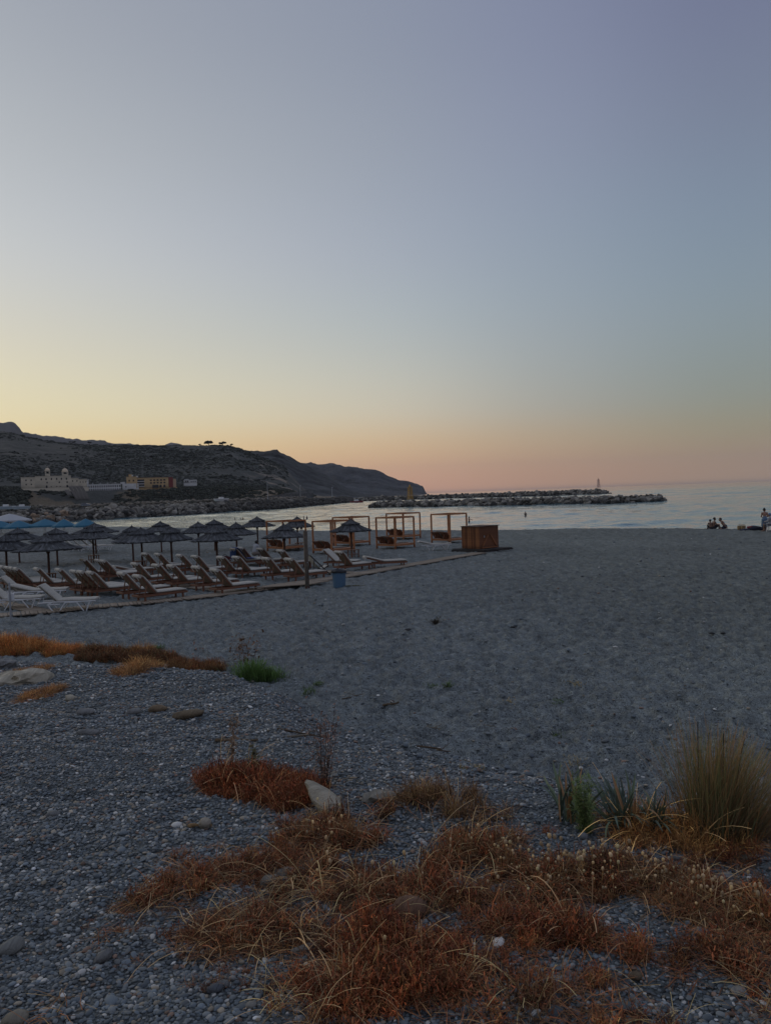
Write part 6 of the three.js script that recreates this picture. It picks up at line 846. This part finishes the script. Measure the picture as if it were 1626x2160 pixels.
const strapLeaf = (L, w, bend, fold) => { const pos = [], n = 7, uv = []; let x = 0, y = 0, a = 1.35; const P = []; for (let i = 0; i <= n; i++) { P.push([x, y]); x += Math.cos(a) * L / n; y += Math.sin(a) * L / n; a -= bend / n; } const W = (k) => w / 2 * Math.min(1, 0.7 + k * 0.6) * (k > 0.7 ? Math.sqrt(Math.max(0.02, (1 - k) / 0.3)) : 1);
  for (let i = 0; i < n; i++) for (const sgn of [-1, 1]) { const a0 = [P[i][0], P[i][1], 0], a1 = [P[i + 1][0], P[i + 1][1], 0], b0 = [P[i][0] - fold * W(i / n), P[i][1] + fold * W(i / n), sgn * W(i / n)], b1 = [P[i + 1][0] - fold * W((i + 1) / n), P[i + 1][1] + fold * W((i + 1) / n), sgn * W((i + 1) / n)]; for (const v of [a0, b0, a1, b0, b1, a1]) { pos.push(...v); uv.push(v[1] * 4, v[2] * 30); } }
  const g = new THREE.BufferGeometry(); g.setAttribute('position', new THREE.BufferAttribute(new Float32Array(pos), 3)); g.setAttribute('uv', new THREE.BufferAttribute(new Float32Array(uv), 2)); g.computeVertexNormals(); return g; };
const leafGeos = [[1, 0.046, 0.9, 0.4], [1, 0.04, 1.5, 0.3], [1, 0.05, 0.5, 0.35], [1, 0.043, 2.0, 0.2]].map((a) => strapLeaf(...a)), leafMats = [[0.09, 0.125, 0.085], [0.12, 0.16, 0.09], [0.07, 0.1, 0.075], [0.32, 0.18, 0.08]].map((c) => std(...c, 0.6));
const daffodil = (label, px, py, n, h, tilt) => { const t = plant('sea_daffodil', label, 'plant', px, py), u = atP(t); for (let i = 0; i < n; i++) { const m = part('leaf', leafGeos[i % 4], rnd() < 0.16 ? leafMats[3] : leafMats[i % 3], t), s = rr(0.7, 1.25) * h * u; m.position.set(gauss() * 19 * u, 0, gauss() * 14 * u); m.scale.set(s, s, s); m.rotation.set(0, (rnd() < 0.5 ? 1 : -1) * (1.57 + gauss() * 0.5), gauss() * 0.45 - tilt, 'ZXY'); } };
daffodil('strap leaved green plant farthest left of the three by the grass bush', 1200, 1735, 46, 100, 0.2); daffodil('strap leaved green plant in the middle of the three by the grass bush', 1318, 1752, 64, 92, -0.2); daffodil('strap leaved green plant touching the grass bush', 1382, 1758, 40, 80, 0.1); 
{ // feathery green plant
  const t = plant('feathery_plant', 'light green feathery plant growing among the strap leaved plants', 'plant', 1236, 1758), u = atP(t), l = [];
  for (let i = 0; i < 34; i++) { const P = arc(V(gauss() * 8 * u, 0, gauss() * 10 * u), V(gauss() * 0.16 - 0.06, 1, gauss() * 0.2), rr(60, 118) * u, 0.1, 8, 0.05); l.push([P, 0.003, jit([0.05, 0.07, 0.03]), jit(GREEN), 0.5]); for (let k = 1; k < 9; k++) for (let q = 0; q < 6; q++) l.push([[P[k], P[k].clone().add(V(gauss() * 12 * u, rr(0, 10) * u, gauss() * 12 * u))], 0.004, jit([0.13, 0.19, 0.06], 0.3), jit([0.2, 0.25, 0.085], 0.3), 0.6]); }
  part('stems', ribbons(l), grassMat, t); }
const stalkPlant = (label, px, py, n, h, spread, o = {}) => { // thin upright dry stalks with small side sprigs and hanging leaves
  const t = plant('stalk_plant', label, 'plant', px, py), u = atP(t), leaf = []; for (let i = 0; i < n; i++) { const P = arc(V(gauss() * 6 * u * (o.base ?? 1), 0, gauss() * 6 * u), V(gauss() * spread + (o.lean ?? 0), 1, gauss() * spread), h * u * rr(0.65, 1.05), rr(-0.05, 0.15), 9, 0.045), l = [[P, o.w ?? 0.0045, jit(o.c0 ?? DARKB), jit(o.c1 ?? [0.15, 0.09, 0.06]), 0.45]];
    for (let k = 2; k < 10; k++) { for (let q = 0; q < (o.side ?? 1); q++) if (rnd() < 0.65) { const e = P[k].clone().add(V(gauss() * 16 * u, rr(2, 16) * u, gauss() * 16 * u)); l.push([[P[k], P[k].clone().lerp(e, 0.5).add(V(0, 2 * u, 0)), e], 0.003, jit(o.c1 ?? [0.15, 0.09, 0.06]), jit(o.c1 ?? [0.15, 0.09, 0.06]), 0.6]); leaf.push([[e, e.clone().add(V(gauss() * 5 * u, gauss() * 5 * u, gauss() * 5 * u))], (o.lw ?? 4) * u, jit(o.lc ?? [0.22, 0.13, 0.09]), jit(o.lc ?? [0.22, 0.13, 0.09], 0.5), 0.5]); } if (o.leafy) for (let q = 0; q < o.leafy; q++) { const a = P[k - 1].clone().lerp(P[k], rnd()); leaf.push([[a, a.clone().add(V(gauss() * 9 * u, rr(-5, 5) * u, gauss() * 9 * u)), a.clone().add(V(gauss() * 13 * u, rr(-12, 2) * u, gauss() * 13 * u))], 5 * u, jit(o.lc ?? [0.2, 0.13, 0.08]), jit(o.lc ?? [0.2, 0.13, 0.08], 0.5), 0.3]); } }
    part('stalk', ribbons(l), grassMat, t); }
  if (leaf.length) part('dry_leaves', ribbons(leaf), grassMat, t).userData.kind = 'stuff'; };
stalkPlant('tall leafy dry stalk rising from the left end of the red mat', 490, 1640, 3, 150, 0.05, { leafy: 3, lc: [0.24, 0.16, 0.1] }); stalkPlant('short leaning dry stalk beside the tall leafy one on the red mat', 533, 1630, 2, 62, 0.15, { leafy: 4, lean: 0.25, lc: [0.13, 0.12, 0.06] });
stalkPlant('many stemmed thin dark plant behind the slanting pale boulder', 688, 1664, 15, 172, 0.3, { side: 3, base: 3, w: 0.0065, c0: [0.05, 0.045, 0.035], c1: [0.12, 0.075, 0.055], lw: 5, lc: [0.24, 0.14, 0.1] });
stalkPlant('twiggy dry plant above the green bush on the bank crest', 510, 1422, 18, 80, 0.3, { side: 2, base: 4, w: 0.009, lw: 5, lc: [0.17, 0.1, 0.06] }); stalkPlant('single thin stalk left of the twiggy plant on the crest', 424, 1412, 2, 62, 0.06, { side: 1, w: 0.008 });
{ // green bush on the crest
  const t = plant('green_bush', 'bright green low bush at the right end of the bank crest', 'bush', 550, 1434), u = atP(t), l = []; for (let i = 0; i < 1500; i++) { const a = V(gauss() * 40 * u, 0, gauss() * 22 * u), big = a.x < 0 ? 1.3 : 0.85; l.push([arc(a, V(gauss() * 0.7, 1, gauss() * 0.7), rr(12, 38) * u * big, rr(0.1, 0.9), 4, 0.1), 0.011, jit([0.05, 0.09, 0.025]), jit([0.15, 0.26, 0.06], 0.35), 0.6]); } part('foliage', ribbons(l), grassMat, t);
  const t2 = plant('green_bush', 'small fresh green shoots behind the dark bushy plants on the crest', 'plant', 330, 1372), u2 = atP(t2), m = []; for (let i = 0; i < 120; i++) m.push([arc(V(gauss() * 12 * u2, 0, gauss() * 14 * u2), V(gauss() * 0.7, 0.8, gauss() * 0.7), rr(6, 15) * u2, 0.6, 4, 0.1), 0.012, jit([0.06, 0.1, 0.03]), jit([0.13, 0.22, 0.05]), 0.5]); part('foliage', ribbons(m), grassMat, t2); }
[[918, 1316, 'small dark weed growing alone on the far sand', 16, 5], [650, 1466, 'low green weed on the slope below the green bush', 14, 14], [910, 1450, 'green weed patch on the sand in mid view, left one', 8, 14], [945, 1454, 'green weed patch on the sand beside the left one', 12, 8], [672, 1444, 'tiny green weed right of the green bush', 8, 10], [1075, 1482, 'flat yellowish weed on the sand right of centre', 5, 12], [1175, 1480, 'flat green weed on the sand farther right', 5, 12], [1175, 1548, 'flat green weed below the others on the right sand', 7, 13], [1210, 1608, 'spread of olive dry weed before the strap leaved plants', 8, 26], [970, 1622, 'tuft of yellowed weed behind the brown grass', 10, 14], [1215, 1445, 'brown dry weed high on the right sand', 5, 14], [1008, 1620, 'small straw tuft right of the yellowed weed', 8, 10]].forEach(([x, y, label, h, w], i) => {
  const t = plant('weed', label, 'weed', x, y), u = atP(t), l = [], c = /yellow|straw|brown|olive/.test(label) ? [0.3, 0.22, 0.09] : i === 0 ? [0.06, 0.05, 0.035] : [0.08, 0.12, 0.04]; for (let k = 0; k < 70; k++) l.push([arc(V(gauss() * w * u, 0, gauss() * w * 1.5 * u), V(gauss() * 0.8, 0.8, gauss() * 0.8), rr(0.4, 1.2) * h * u, rr(0.2, 1.2), 4, 0.12), Math.max(0.004, 1.6 * u), jit(c), jit(c.map((v) => v * 1.5), 0.3), 0.5]); part('blades', ribbons(l), grassMat, t); });
// long bent straws lying over everything
[[[450, 1985], [395, 1975], [372, 1925], [330, 1935], 'long curled straw lying on the gravel left of the straw tangle'], [[520, 1990], [690, 2000], [760, 2090], [610, 1960], 'long straw stalk bending through the straw tangle'], [[1500, 1890], [1560, 1915], [1600, 1930], [1640, 1965], 'long straight straw crossing the right seed heads'], [[1225, 1905], [1180, 1925], [1120, 1935], [1075, 1905], 'forked straw lying over the pebble gap in the centre']].forEach(([a, b, c, d, label]) => { const P = [a, b, c, d].map(([x, y], i) => { const p = onGround(x, y); p.y += 0.012 + 0.03 * (i % 2); return p; }), o = P[0].clone(), t = thing('straw_stalk', label, 'straw', [o.x, o.y, o.z]); part('stalk', tube(P.map((p) => p.sub(o)), 0.0024, 5, 26), std(0.5, 0.36, 0.19, 0.8), t); });
renderer.render(scene, camera);
